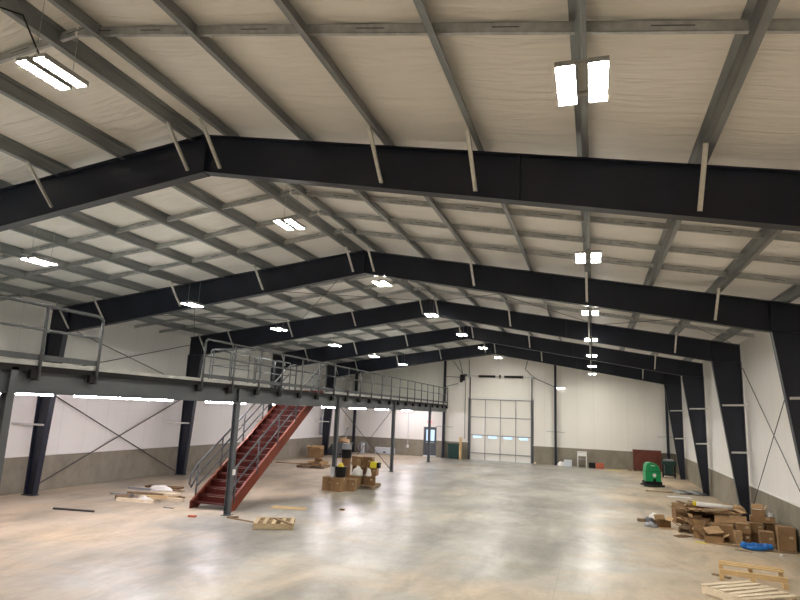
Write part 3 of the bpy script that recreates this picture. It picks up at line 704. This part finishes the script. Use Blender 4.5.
# blue tarpaulin
mb = MB(); pts = []; rad = []
for k in range(17):
    u = k / 16; pts.append((3.62 + .70 * u, 18.45 + .10 * u + .03 * math.sin(k * 1.3), .085 + .01 * math.sin(k * 2.1))); rad.append(.075 + .022 * math.sin(k * 1.9) * math.cos(k * .7))
mb.tube(pts, rad, 14); mb.tube([(3.68, 18.34, .06), (3.86, 18.32, .06), (4.05, 18.33, .065), (4.25, 18.42, .06)], [.03, .055, .05, .02], 10)
tag(mb.build('tarpaulin', M['blue'], smooth=True, world=(3.9, 18.45, 0)), 'bright blue rolled tarpaulin on the floor in front of the cartons', 'tarp')
crumple('paper_scrap', 'small white scrap on the floor in front of the tall box', 'scrap', (4.40, 17.98, 0), (.12, .09, .04), 'paper', 9)

# cardboard heap
heap0 = set(COL.objects)
pallet('dusty pallet under the heap of flattened cardboard', (2.95, 20.85, 0), R(-14), 1.5, 2.2, 9, 'wood_dark', .14)
G = 'flattened cartons in the heap by the right wall'
side = ['left', 'middle', 'right']
z = .145
for k in range(13):
    w, d = random.uniform(1.0, 1.5), random.uniform(.7, 1.15)
    x, y = 2.95 + random.uniform(-.22, .28), 20.95 + random.uniform(-.35, .5)
    slab('flattened_carton', f'flattened brown cardboard sheet in the heap, {ORD[k]} layer up from its pallet', 'cardboard', (x, y, z), (w, d, .012), R(random.uniform(-35, 20)), random.choice(['card', 'card2', 'card3', 'card']), (R(random.uniform(-.5, .5)), R(random.uniform(-.5, .5))), G, bend=.012)
    z += .036
zt_ = z + .02
r_ = thing('wrap_roll', 'long white roll with a yellow end lying on top of the cardboard heap', 'roll', (3.02, 20.85, zt_ + .02), R(-20))
MB().tube([(-.42, 0, .07), (.55, 0, .07)], .07, 18).build('roll', M['paper'], r_, world=False, smooth=True)
MB().tube([(-.52, 0, .075), (-.42, 0, .075)], .075, 14).build('end_cap', M['yellow'], r_, world=False)
tag(MB().tube([(2.35, 21.15, zt_ + .0), (3.75, 20.75, zt_ - .02)], .045, 12).build('paper_tube', M['card3'], world=(3.0, 21, zt_)), 'long brown paper tube across the cardboard heap below the white roll', 'tube')
crumple('crumpled_paper', 'crumpled brown paper at the right end of the white roll', 'paper', (3.72, 21.0, zt_ - .05), (.4, .3, .2), 'card2', 4)
cbox('open cardboard box with raised flaps at the left back of the heap', (2.28, 22.0, 0), (.42, .40, .40), R(12), 'card', flaps=(('w', 35), ('e', 40), ('n', 80)))
cbox('cardboard box lying within the front right of the heap, dark and dented', (3.02, 19.35, .0), (.52, .40, .42), R(-8), 'card', tape=False)
cbox('small open box at the very front of the heap with a pale flap', (2.72, 18.85, 0), (.46, .34, .18), R(-12), 'card', flaps=(('n', 55), ('e', 30), ('w', 60)))
cbox('upright narrow box at the left front of the cardboard heap', (2.42, 20.0, 0), (.22, .30, .46), R(18), 'card3', flaps=(('w', 70), ('s', 60)))
cbox('half collapsed open box in the middle of the heap front', (2.50, 19.45, .0), (.30, .40, .40), R(-25), 'card', flaps=(('s', 50), ('e', 75)))
cbox('white carton standing between the heap and the carton stack', (3.32, 19.0, 0), (.16, .22, .34), R(5), 'card2', tape=False)
j = 0
for (x, y, z, w, d, rz_, tx, ty, m_, lb) in [
    (2.72, 18.95, .30, .42, .30, 20, 25, -10, 'card2', 'pale loose flap resting on the small front box'),
    (2.38, 19.15, .12, .55, .30, 65, 50, 10, 'card', 'leaning cardboard strip at the heap front'),
    (2.62, 19.75, .34, .70, .40, 40, 38, 5, 'card3', 'dark cardboard sheet leaning out of the heap middle'),
    (2.05, 20.45, .10, .60, .45, 100, 30, 0, 'card2', 'pale cardboard sheet sliding off the heap left side'),
    (2.28, 20.95, .22, .65, .40, 80, 35, 5, 'card', 'tilted cardboard sheet above the heap left edge'),
    (3.30, 19.75, .50, .80, .45, -10, 20, -4, 'card', 'broad cardboard sheet sloping over the heap front'),
    (3.45, 20.35, .56, .60, .50, 15, 10, 8, 'card2', 'pale cardboard sheet near the heap right edge'),
    (3.62, 20.9, .30, .50, .60, 5, 5, 35, 'card', 'cardboard sheet drooping down the heap right side'),
    (2.00, 19.35, .004, .50, .22, 40, 0, 0, 'card3', 'flat strip of cardboard on the floor left of the heap'),
    (3.15, 18.60, .02, .80, .12, -8, 3, 0, 'card2', 'long narrow cardboard strip on the floor in front of the heap')]:
    slab('cardboard_sheet', lb, 'cardboard', (x, y, z), (w, d, .010), R(rz_), m_, (R(tx), R(ty)), 'loose cardboard sheets on the heap', bend=.015)
slab('yellow_strip', 'small yellow strip on the floor at the left front of the heap', 'strip', (2.35, 18.62, .0), (.30, .08, .012), R(-30), 'yellow')
slab('board', 'thin dark board on the floor before the blue tarp', 'board', (3.25, 18.02, 0), (.40, .06, .02), R(-28), 'wood_dark')
for k in range(22):
    u = random.random(); x, y = 2.15 + 1.25 * u + random.uniform(-.1, .1), 20.1 - 1.3 * u + random.uniform(-.1, .5); w, d = random.uniform(.15, .4), random.uniform(.08, .25)
    zz = random.uniform(.02, .38) if y > 19.3 else random.uniform(.0, .15)
    slab('torn_scrap', 'torn cardboard scrap strewn over the front slope of the heap', 'cardboard', (x, y, zz + .05), (w, d, .01), R(random.uniform(0, 180)), random.choice(['card', 'card2', 'card3', 'card3', 'wood_dark']), (R(random.uniform(-15, 35)), R(random.uniform(-20, 20))), 'torn scraps on the heap front')
for k in range(40):
    x, y = random.uniform(2.2, 3.7), (random.uniform(19.95, 20.5) if k % 3 else random.uniform(21.3, 21.9)); w, d = random.uniform(.15, .5), random.uniform(.06, .28)
    slab('torn_scrap', 'torn cardboard scrap lying loose on top of the heap', 'cardboard', (x, y, zt_ - .02 + .002 * k), (w, d, .012), R(random.uniform(0, 180)), random.choice(['card', 'card2', 'card3', 'card3', 'wood_dark', 'card2']), (R(random.uniform(-8, 14)), R(random.uniform(-8, 8))), 'torn scraps on the heap top')
for q in COL.objects:
    if q not in heap0 and q.parent is None: q.location.x += .33; q.location.y += .1
# small cluster left of the heap
cbox('open cardboard box with pale flap in the small cluster left of the heap', (1.95, 20.85, 0), (.34, .32, .19), R(25), 'card3', flaps=(('w', 20), ('n', 70), ('e', 40)))
crumple('plastic_bag', 'grey filled bag nearest the viewer in the small cluster left of the heap', 'bag', (1.60, 20.65, 0), (.36, .26, .14), 'grey_pl', 1, R(-10))
crumple('plastic_bag', 'dark grey bag at the back of the small cluster left of the heap', 'bag', (1.62, 21.6, 0), (.34, .28, .15), 'slate', 2)
crumple('plastic_bag', 'whitish bag between the small cluster and the open box', 'bag', (1.83, 22.2, 0), (.32, .3, .2), 'paper', 5)
slab('board', 'short brown timber end at the left tip of the small cluster', 'board', (1.38, 21.55, 0), (.22, .12, .09), R(10), 'wood_dark')
slab('cardboard_sheet', 'flat cardboard scrap on the floor between the cluster and the heap', 'cardboard', (2.0, 20.6, .002), (.4, .3, .01), R(30), 'card2')

# ------------------------------------------------------------------ floor scrubber
sc = thing('floor_scrubber', 'bright green floor scrubbing machine standing near the right wall', 'floor scrubber', (2.68, 33.1, 0), R(8))
prof = [(-.50, .30), (-.52, .75), (-.47, 1.12), (-.38, 1.28), (-.15, 1.33), (.20, 1.27), (.40, 1.12), (.50, .85), (.52, .30)]
# body seen from the side is rounded; width 0.8
mb = MB(); N = len(prof)
for yy, k in ((-.38, .96), (-.34, 1.0), (.34, 1.0), (.38, .96)):
    mb.v += [Vector((px * k * .88, yy, .3 + (pz - .3) * (k if pz > .3 else 1))) for px, pz in prof]
mb.f += [tuple(range(N))[::-1], tuple(range(3 * N, 4 * N))] + [(r0 * N + a, r0 * N + (a + 1) % N, (r0 + 1) * N + (a + 1) % N, (r0 + 1) * N + a) for r0 in range(3) for a in range(N)]
mb.build('tank_body', M['green'], sc, world=False, bevel=.03)
MB().span((-.47, -.40, .84), (.47, .40, .865)).build('tank_seam', M['dkgreen'], sc, world=False)
MB().prism([(-.08, .14), (.16, .14), (.12, .46), (-.0, .46)], -.41, -.36, 1).build('front_recess', M['black'], sc, world=False)
badge = MB().lathe((0, 0, 0), [(.105, 0), (.105, .012)], 20).build('round_badge', M['white'], sc, world=False)
bd = badge; bd.rotation_euler = (R(90), 0, 0); bd.location = (.06, -.382, .64)
MB().span((-.14, -.39, 1.14), (.10, -.365, 1.19)).build('top_label', M['white'], sc, world=False)
MB().span((-.50, -.40, .12), (.50, .40, .30)).build('chassis', M['black'], sc, world=False, bevel=.03)
MB().tube([(-.60 + 1.2 * k / 10, -.46 - .08 * math.sin(math.pi * k / 10), .09) for k in range(11)], .055, 8).build('squeegee', M['rubber'], sc, world=False)
MB().span((-.75, -.45, .10), (-.5, -.30, .18)).build('side_bumper', M['rubber'], sc, world=False)
for x in (-.34, .34):
    w_ = MB().tube([(x - .04, .12, .12), (x + .04, .12, .12)], .12, 16).build('wheel', M['rubber'], sc, world=False)
sc.scale = (.80, .85, .87)
# ------------------------------------------------------------------ beyond the scrubber
bd_ = thing('maroon_cabinet', 'low maroon flat panel unit against the far wall behind the green machine', 'cabinet', (3.05, 42.5, 0))
MB().span((2.36, 42.35, .06), (4.02, 42.75, 1.28)).build('cabinet_body', M['maroon'], bd_, bevel=.01)
MB().span((2.34, 42.33, 1.28), (4.04, 42.77, 1.32)).build('top_panel', M['maroon'], bd_)
for x in (2.46, 3.92): MB().span((x - .05, 42.4, 0), (x + .05, 42.7, .06)).build('foot', M['black'], bd_)
cr = thing('tool_cart', 'dark wheeled cart with grey top in the far right corner', 'cart', (4.1, 38.9, 0))
MB().span((3.72, 38.65, .12), (4.42, 39.15, .18)).build('lower_shelf', M['black'], cr)
MB().span((3.72, 38.65, .70), (4.42, 39.15, .92)).build('top_tray', M['dkgreen'], cr)
MB().span((3.80, 38.72, .92), (4.32, 39.08, 1.02)).build('tool_tray', M['grey_pl'], cr)
MB().span((3.85, 38.75, .18), (4.3, 39.05, .70)).build('drawer_unit', M['dkgreen'], cr)
for x in (3.76, 4.38):
    for y in (38.7, 39.1):
        MB().span((x - .02, y - .02, .1), (x + .02, y + .02, .72)).build('upright', M['black'], cr)
        MB().tube([(x - .02, y, .06), (x + .02, y, .06)], .06, 12).build('caster', M['rubber'], cr)
crumple('rag_pile', 'dark bundle beside the cart at the right end of the maroon unit', 'bundle', (4.25, 41.5, 0), (.5, .6, .9), 'slate', 8)
G = 'grey metal bundles on the floor by the right wall'
for k in range(4):
    x = 3.50 + k * .30
    mb = MB()
    for q in range(3): mb.bar((x + q * .085 - .12, 31.5, .05), (x + q * .085 + .12, 30.35 + .1 * q, .05), .07, .06)
    tag(mb.build('metal_channel_bundle', M['galv'] if k % 2 == 0 else M['grey'], world=(x, 30.6, 0)), ['light grey metal channels at the left of the bundles by the right wall', 'dark grey metal channels, second bundle from the left by the right wall', 'light grey metal channels, third bundle from the left by the right wall', 'dark grey metal channels nearest the right wall column'][k], 'metal channels', G)
slab('plank', 'thin brown plank lying left of the grey metal bundles', 'plank', (2.78, 30.7, 0), (1.15, .10, .05), R(-4), 'wood_dark')
slab('plastic_sheet', 'white flat sheet on the floor in front of the metal bundles', 'sheet', (3.42, 29.2, 0), (.95, .45, .012), R(4), 'paper')
slab('board', 'small dark timber offcut left of the maroon unit', 'board', (2.12, 42.2, 0), (.22, .12, .14), 0, 'wood_dark')
slab('yellow_strip', 'yellow strip on the floor to the left of the maroon unit', 'strip', (1.15, 41.6, 0), (1.0, .12, .02), R(2), 'yellow')
# along the far wall
ss = thing('step_stool', 'small white step stool against the far wall', 'step stool', (-.78, 42.3, 0))
for s_ in (-1, 1):
    MB().prism([(42.05, 0), (42.11, 0), (42.33, .98), (42.27, .98)], -.78 + s_ * .27 - .02, -.78 + s_ * .27 + .02, 0).build('front_leg', M['white'], ss)
    MB().prism([(42.62, 0), (42.68, 0), (42.45, .98), (42.39, .98)], -.78 + s_ * .27 - .02, -.78 + s_ * .27 + .02, 0).build('rear_leg', M['white'], ss)
MB().span((-1.08, 42.2, .94), (-.48, 42.55, 1.0)).build('top_step', M['white'], ss, bevel=.02)
MB().span((-1.03, 42.06, .50), (-.53, 42.34, .54)).build('lower_step', M['grey_pl'], ss)
MB().span((-1.03, 42.20, .72), (-.53, 42.24, .92)).build('back_panel', M['white'], ss)
cbox('black low box right of the white step stool at the far wall', (-.16, 42.4, 0), (.42, .4, .34), 0, 'black', name='storage_box', tape=False)
cbox('orange red low box next to the black box at the far wall', (.32, 42.4, 0), (.50, .4, .34), 0, 'orange', name='storage_box', tape=False)
cbox('white low box left of the step stool at the far wall', (-1.68, 42.35, 0), (.50, .4, .42), 0, 'palewht', name='storage_box', tape=False)
crumple('crumpled_paper', 'white crumpled wrapping beside the low white box at the far wall', 'paper', (-2.12, 42.3, 0), (.5, .4, .28), 'paper', 6)
crumple('plastic_bag', 'small dark bag between the white wrapping and the far column', 'bag', (-2.0, 42.65, 0), (.7, .3, .25), 'slate', 11)
# by the overhead door
wb = thing('waste_bin', 'dark green bin left of the overhead door', 'bin', (-9.35, 42.5, 0))
MB().prism([(-9.72, .06), (-9.0, .06), (-8.97, .98), (-9.75, .98)], 42.2, 42.8, 1).build('bin_body', M['dkgreen'], wb, bevel=.02)
MB().span((-9.78, 42.16, .98), (-8.94, 42.84, 1.05)).build('lid', M['dkgreen'], wb, bevel=.02)
for x in (-9.6, -9.12): MB().tube([(x - .03, 42.72, .08), (x + .03, 42.72, .08)], .08, 12).build('wheel', M['rubber'], wb)
tag(MB().span((-9.0 + .03, 42.25, 0), (-8.82 + .02, 42.4, 1.5)).build('timber_post', M['wood'], world=(-8.9, 42.3, 0)), 'upright yellow timber beside the dark green bin', 'timber')
tag(MB().tube([(-4.0 + .15, 42.85, 0), (-3.85, 42.85, .1)], .07, 12).build('door_stop', M['wood_pale'], world=(-3.85, 42.85, 0)), 'small pale block on the floor at the right foot of the overhead door', 'block')

# ------------------------------------------------------------------ left floor debris
G = 'scrap pieces in the pile near the left wall'
for k, (x, y, z, L, w, h, rz_, m_, lb) in enumerate([
    (-13.55, 16.35, .0, 1.5, .12, .09, 8, 'wood_pale', 'pale thick board at the front of the scrap pile'),
    (-13.2, 17.1, .0, 1.9, .14, .09, 2, 'wood_pale', 'long whitish board under the scrap pile'),
    (-13.9, 17.3, .09, 1.6, .16, .05, 12, 'wood_dark', 'dark board crossing low in the scrap pile'),
    (-13.4, 17.5, .10, 1.3, .30, .06, -6, 'wood_pale', 'wide pale board in the middle of the scrap pile'),
    (-14.2, 17.5, .17, 1.5, .08, .06, 3, 'grey_pl', 'grey bar lying over the back of the scrap pile'),
    (-13.7, 17.9, .17, 1.7, .22, .04, -3, 'wood_dark', 'brown board near the top of the scrap pile'),
    (-13.9, 18.1, .20, 1.5, .35, .05, 6, 'card3', 'grey brown sheet on top of the scrap pile'),
    (-12.55, 17.3, .0, .9, .09, .08, 35, 'wood', 'yellow stick poking out right of the scrap pile'),
    (-12.3, 17.6, .05, .9, .09, .05, -25, 'wood_dark', 'brown stick crossing at the right of the scrap pile'),
    (-12.6, 16.9, .09, .8, .10, .05, 20, 'wood', 'short yellow board at the right front of the scrap pile'),
    (-14.3, 16.6, .0, .45, .22, .12, 60, 'wood_dark', 'dark block at the left front of the scrap pile'),
    (-14.85, 17.2, .02, 1.0, .05, .04, 5, 'grey_pl', 'thin bar sticking out left of the scrap pile')]):
    slab('scrap_board', lb, 'board', (x - .22 if x < -13 else x - .85, y, z * 1.12), (L * .86, w, h * 1.1), R(rz_), m_, (0, 0), G)
crumple('plastic_sheet', 'white crumpled sheet draped on top of the scrap pile near the left wall', 'sheet', (-13.95, 17.7, .20), (.9, .5, .16), 'paper', 12, R(-5), amp=.25)
crumple('crumpled_wrap', 'grey white crumpled wrap at the front right of the scrap pile', 'wrap', (-13.55, 16.5, 0), (.5, .35, .16), 'paper', 13, amp=.4)
slab('steel_bar', 'dark steel bar alone on the floor left of the scrap pile', 'bar', (-14.08, 14.24, 0), (1.28, .06, .05), R(8), 'cable')
slab('board', 'flat dark scrap on the floor just left of the stair foot', 'board', (-12.25, 16.0, 0), (.35, .1, .015), 0, 'slate')
# small pallet by the stairs
pallet('small new wooden pallet on the floor in front of the stairs', (-8.16, 15.10, 0), R(24), 1.02, 1.02, 5, 'wood_mid', .15, 0, .10).rotation_euler = (0, 0, R(114))
slab('board', 'loose grey board lying diagonally over the small wooden pallet', 'board', (-7.88, 15.0, .152), (.95, .09, .03), R(-35), 'wood_dark')
slab('board', 'thin board on the floor between the post and the small pallet', 'board', (-9.35, 15.35, 0), (1.05, .06, .03), R(-14), 'wood_dark')
slab('scrap_board', 'reddish brick coloured scrap left of the post base', 'scrap', (-10.75, 15.1, 0), (.22, .10, .05), R(10), 'orange')
slab('scrap_board', 'small brown offcut right of the post base', 'scrap', (-9.75, 15.6, 0), (.30, .10, .03), R(30), 'card3')
slab('cardboard_sheet', 'flat yellowish sheet on the floor right of the stair foot', 'cardboard', (-9.2, 17.9, 0), (1.1, .5, .008), R(10), 'wood')
slab('scrap_board', 'small brown scrap on the floor beyond the small pallet', 'scrap', (-7.6, 18.4, 0), (.14, .1, .05), 0, 'card3')

# ------------------------------------------------------------------ cartons by the middle post
G = 'cartons stacked around the second mezzanine post'
pallet('pallet under the carton stack right of the middle post', (-9.12, 24.2, 0), R(5), 1.15, 1.3, 7, 'wood_dark', .13)
cbox('brown carton on the floor left of the middle post', (-9.98, 22.65, 0), (.42, .5, .50), R(8), 'card', group=G)
cbox('large brown carton on the floor directly in front of the middle post', (-9.47, 22.45, 0), (.46, .5, .52), R(-12), 'card', group=G)
cbox('brown carton on the floor to the right of the large one by the post', (-9.08, 22.85, 0), (.30, .5, .44), R(10), 'card', group=G)
cbox('brown carton at the lower left of the pallet stack', (-9.35, 23.95, .13), (.52, .5, .35), R(4), 'card', group=G)
cbox('brown carton at the lower right of the pallet stack', (-8.82, 24.1, .13), (.44, .5, .35), R(14), 'card3', group=G)
cbox('carton in the second layer at the back of the pallet stack', (-9.4, 24.4, .48), (.5, .45, .34), R(2), 'card3', group=G)
cbox('carton in the second layer at the right of the pallet stack', (-8.78, 24.35, .48), (.40, .5, .32), R(10), 'card', group=G)
cbox('upper left brown carton on the pallet stack', (-9.5, 24.45, .82), (.42, .40, .38), R(-4), 'card', group=G)
cbox('upper right brown carton on the pallet stack', (-8.98, 24.35, .80), (.36, .40, .40), R(3), 'card3', group=G)
crumple('plastic_bag', 'white bag draped over the front of the pallet stack', 'bag', (-9.25, 23.85, .48), (.46, .34, .34), 'paper', 15)
crumple('plastic_bag', 'white rolled wrap at the right side of the pallet stack', 'bag', (-8.80, 23.92, .48), (.2, .2, .30), 'paper', 16)
t = thing('yellow_bin', 'bright yellow container with black lid at the top right of the pallet stack', 'container', (-8.68, 24.1, .80))
MB().span((-8.80, 24.0, .80), (-8.52, 24.3, 1.04)).build('container_body', M['yellow'], t, bevel=.02)
MB().span((-8.52, 24.02, .80), (-8.42, 24.28, 1.02)).build('lid', M['black'], t)
t = thing('bucket', 'black bucket with yellow cloth on the cartons beside the middle post', 'bucket', (-9.45, 22.5, .52))
MB().lathe((-9.45, 22.5, .52), [(.19, 0), (.23, .38), (.24, .40), (.21, .40)], 18).build('pail', M['black'], t)
crumple('cloth', '', '', (-9.45, 22.5, .90), (.24, .24, .16), 'yellow', 17); o = bpy.context.scene.collection.objects[-1]
o = [q for q in COL.objects if q.name.startswith('cloth')][-1]; o['label'] = 'small yellow cloth in the top of the black bucket'; o['category'] = 'cloth'
cbox('small white box on the carton left of the black bucket', (-9.78, 22.55, .51), (.16, .25, .36), R(5), 'palewht', name='storage_box', tape=False)
t = thing('drum', 'black drum with grey lid standing behind the middle post cartons', 'drum', (-10.76, 26.2, 0))
MB().lathe((-10.76, 26.2, 0), [(.2, 0), (.2, .92), (.21, .94)], 18).build('stand', M['card3'], t)
MB().lathe((-10.76, 26.2, .94), [(.2, 0), (.23, .04), (.23, .36), (.21, .40)], 18).build('drum_body', M['black'], t)
MB().lathe((-10.76, 26.2, 1.34), [(.22, 0), (.22, .08), (.20, .24), (.10, .27)], 18).build('lid', M['grey_pl'], t)
# ------------------------------------------------------------------ clutter beyond, left side
pallet('pallet loaded with scrap behind the red stairs', (-14.3, 30.3, 0), R(8), 1.5, 1.2, 7, 'wood_dark', .13)
G = 'scrap on the pallet behind the stairs'
for k, (x, y, z, L, w, h, rz_, tx, m_, lb) in enumerate([
    (-14.6, 30.1, .14, .7, .3, .05, 20, 0, 'card3', 'dark sheet on the left of the scrap pallet'),
    (-14.1, 30.2, .14, .9, .35, .10, -10, 5, 'card', 'brown sheet in the middle of the scrap pallet'),
    (-13.8, 30.4, .2, .5, .25, .16, 35, 0, 'card2', 'pale block on the right of the scrap pallet'),
    (-14.3, 30.5, .28, .8, .2, .05, 15, 12, 'card2', 'pale sheet tilted over the scrap pallet'),
    (-14.05, 30.3, .33, .4, .2, .14, -30, 0, 'card3', 'dark block on top of the scrap pallet')]):
    slab('scrap_board', lb, 'scrap', (x, y, z), (L, w, h), R(rz_), m_, (R(tx), 0), G)
slab('plank', 'long thin plank on the floor left of the scrap pallet', 'plank', (-16.3, 31.4, 0), (1.6, .1, .05), R(10), 'wood_dark')
cbox('open cardboard box near the left wall beyond the stairs', (-17.0, 36.2, 0), (.85, .6, .50), R(6), 'card', flaps=(('s', 40), ('w', 70), ('n', 70)))
ct = thing('grey_bin_cart', 'grey tub cart heaped with scraps near the far left column', 'cart', (-15.6, 37.4, 0), R(4))
MB().prism([(-.38, .25), (.38, .25), (.48, .95), (-.48, .95)], -.4, .4, 1).build('tub', M['slate'], ct, world=False)
MB().span((-.52, -.44, .93), (.52, .44, .98)).build('rim', M['slate'], ct, world=False)
for x in (-.3, .3):
    for y in (-.3, .3): MB().tube([(x - .03, y, .12), (x + .03, y, .12)], .12, 12).build('wheel', M['rubber'], ct, world=False)
MB().span((-.35, -.35, .2), (.35, .35, .27)).build('chassis', M['black'], ct, world=False)
crumple('scrap_heap', 'pale torn scraps heaped in the grey tub cart', 'scrap', (-15.6, 37.4, .96), (.95, .7, .3), 'card2', 21, amp=.5)
tag(MB().tube([(-15.55, 37.45, 1.1), (-15.5, 37.5, 1.7), (-15.4, 37.5, 1.95)], [.06, .05, .1], 8).build('pipe_offcut', M['grey_pl'], world=(-15.5, 37.5, 1.1)), 'grey bent pipe offcut standing up out of the tub cart', 'pipe')
el = thing('electrical_panel', 'pale electrical cabinet mounted on the left wall by the fourth frame', 'electrical panel', (-17.6, 38.9, 1.2))
MB().span((-17.95, 38.65, 1.35), (-17.7, 39.15, 2.5)).build('cabinet', M['palewht'], el, bevel=.01)
MB().tube([(-17.9, 38.9, 2.5), (-17.9, 38.9, 3.5)], .03, 8).build('conduit', M['galv'], el)
crumple('rag_pile', 'dark bundle at the foot of the fourth frame column on the left', 'bundle', (-17.0, 38.9, 0), (.9, .6, .7), 'slate', 22)
t = thing('hose', 'looped pale hose on the floor in the far left corner', 'hose', (-16.2, 42.3, 0))
for r0, zc in ((.42, .43), (.36, .38)):
    MB().tube([(-16.2 + r0 * math.cos(a), 42.5 + .05 * r0, zc + r0 * math.sin(a) * .95) for a in [2 * math.pi * k / 20 for k in range(20)]], .03, 8, closed=True).build('loop', M['grey_pl'], t, smooth=True)
cbox('small white box among the hose loops in the far left corner', (-16.1, 42.2, .0), (.22, .2, .75), 0, 'palewht', name='storage_box', tape=False)
lb_ = thing('long_case', 'long pale blue white case against the far wall left of the exit door', 'case', (-14.45, 42.5, 0))
MB().span((-15.2, 42.3, .05), (-13.75, 42.7, .50)).build('case_body', M['palewht'], lb_, bevel=.02)
MB().span((-14.55, 42.285, .12), (-14.35, 42.3, .22)).build('latch', M['cable'], lb_)
for x in (-15.0, -13.95): MB().span((x - .05, 42.35, 0), (x + .05, 42.65, .05)).build('foot', M['black'], lb_)
pip = MB().tube([(-12.92, YE - .06, 3.4), (-12.92, YE - .06, 1.2), (-12.92, YE - .06, .7)], .02, 6).build('wall_conduit', M['galv'])
tag(pip, 'thin conduit down the far wall beside the lone mezzanine post', 'conduit')
tag(MB().span((-12.98, YE - .1, .55), (-12.84, YE, .75)).build('outlet_box', M['white']), 'small white outlet box on the far wall wainscot', 'electrical box')

# ------------------------------------------------------------------ world and camera
w = bpy.data.worlds.new('world'); S.world = w; w.use_nodes = True
w.node_tree.nodes['Background'].inputs[0].default_value = (.62, .80, 1., 1); w.node_tree.nodes['Background'].inputs[1].default_value = 1.1
yaw, pitch, roll, f, h = .3140, .1820, .0410, 601.3, 3.156
import json
cy, sy, cp, sp_, cr_, sr_ = math.cos(yaw), math.sin(yaw), math.cos(pitch), math.sin(pitch), math.cos(roll), math.sin(roll)
r0 = Vector((cy, sy, 0)); f0 = Vector((-sy, cy, 0)); Z = Vector((0, 0, 1))
fw = f0 * cp + Z * sp_; up = -f0 * sp_ + Z * cp
rt_ = r0 * cr_ + up * sr_; ut = up * cr_ - r0 * sr_
cam = bpy.data.cameras.new('camera'); co = bpy.data.objects.new('camera', cam); COL.objects.link(co)
mw_ = Matrix((rt_, ut, -fw)).transposed().to_4x4(); mw_.translation = (0, 0, h); co.matrix_world = mw_
cam.sensor_width = 36; cam.lens = 36 * f / 800; cam.clip_start = .05; cam.clip_end = 300
S.camera = co
S.view_settings.view_transform = 'Standard'; S.view_settings.look = 'None'; S.view_settings.gamma = 1; S.view_settings.exposure = 1.13
S.view_settings.use_curve_mapping = False
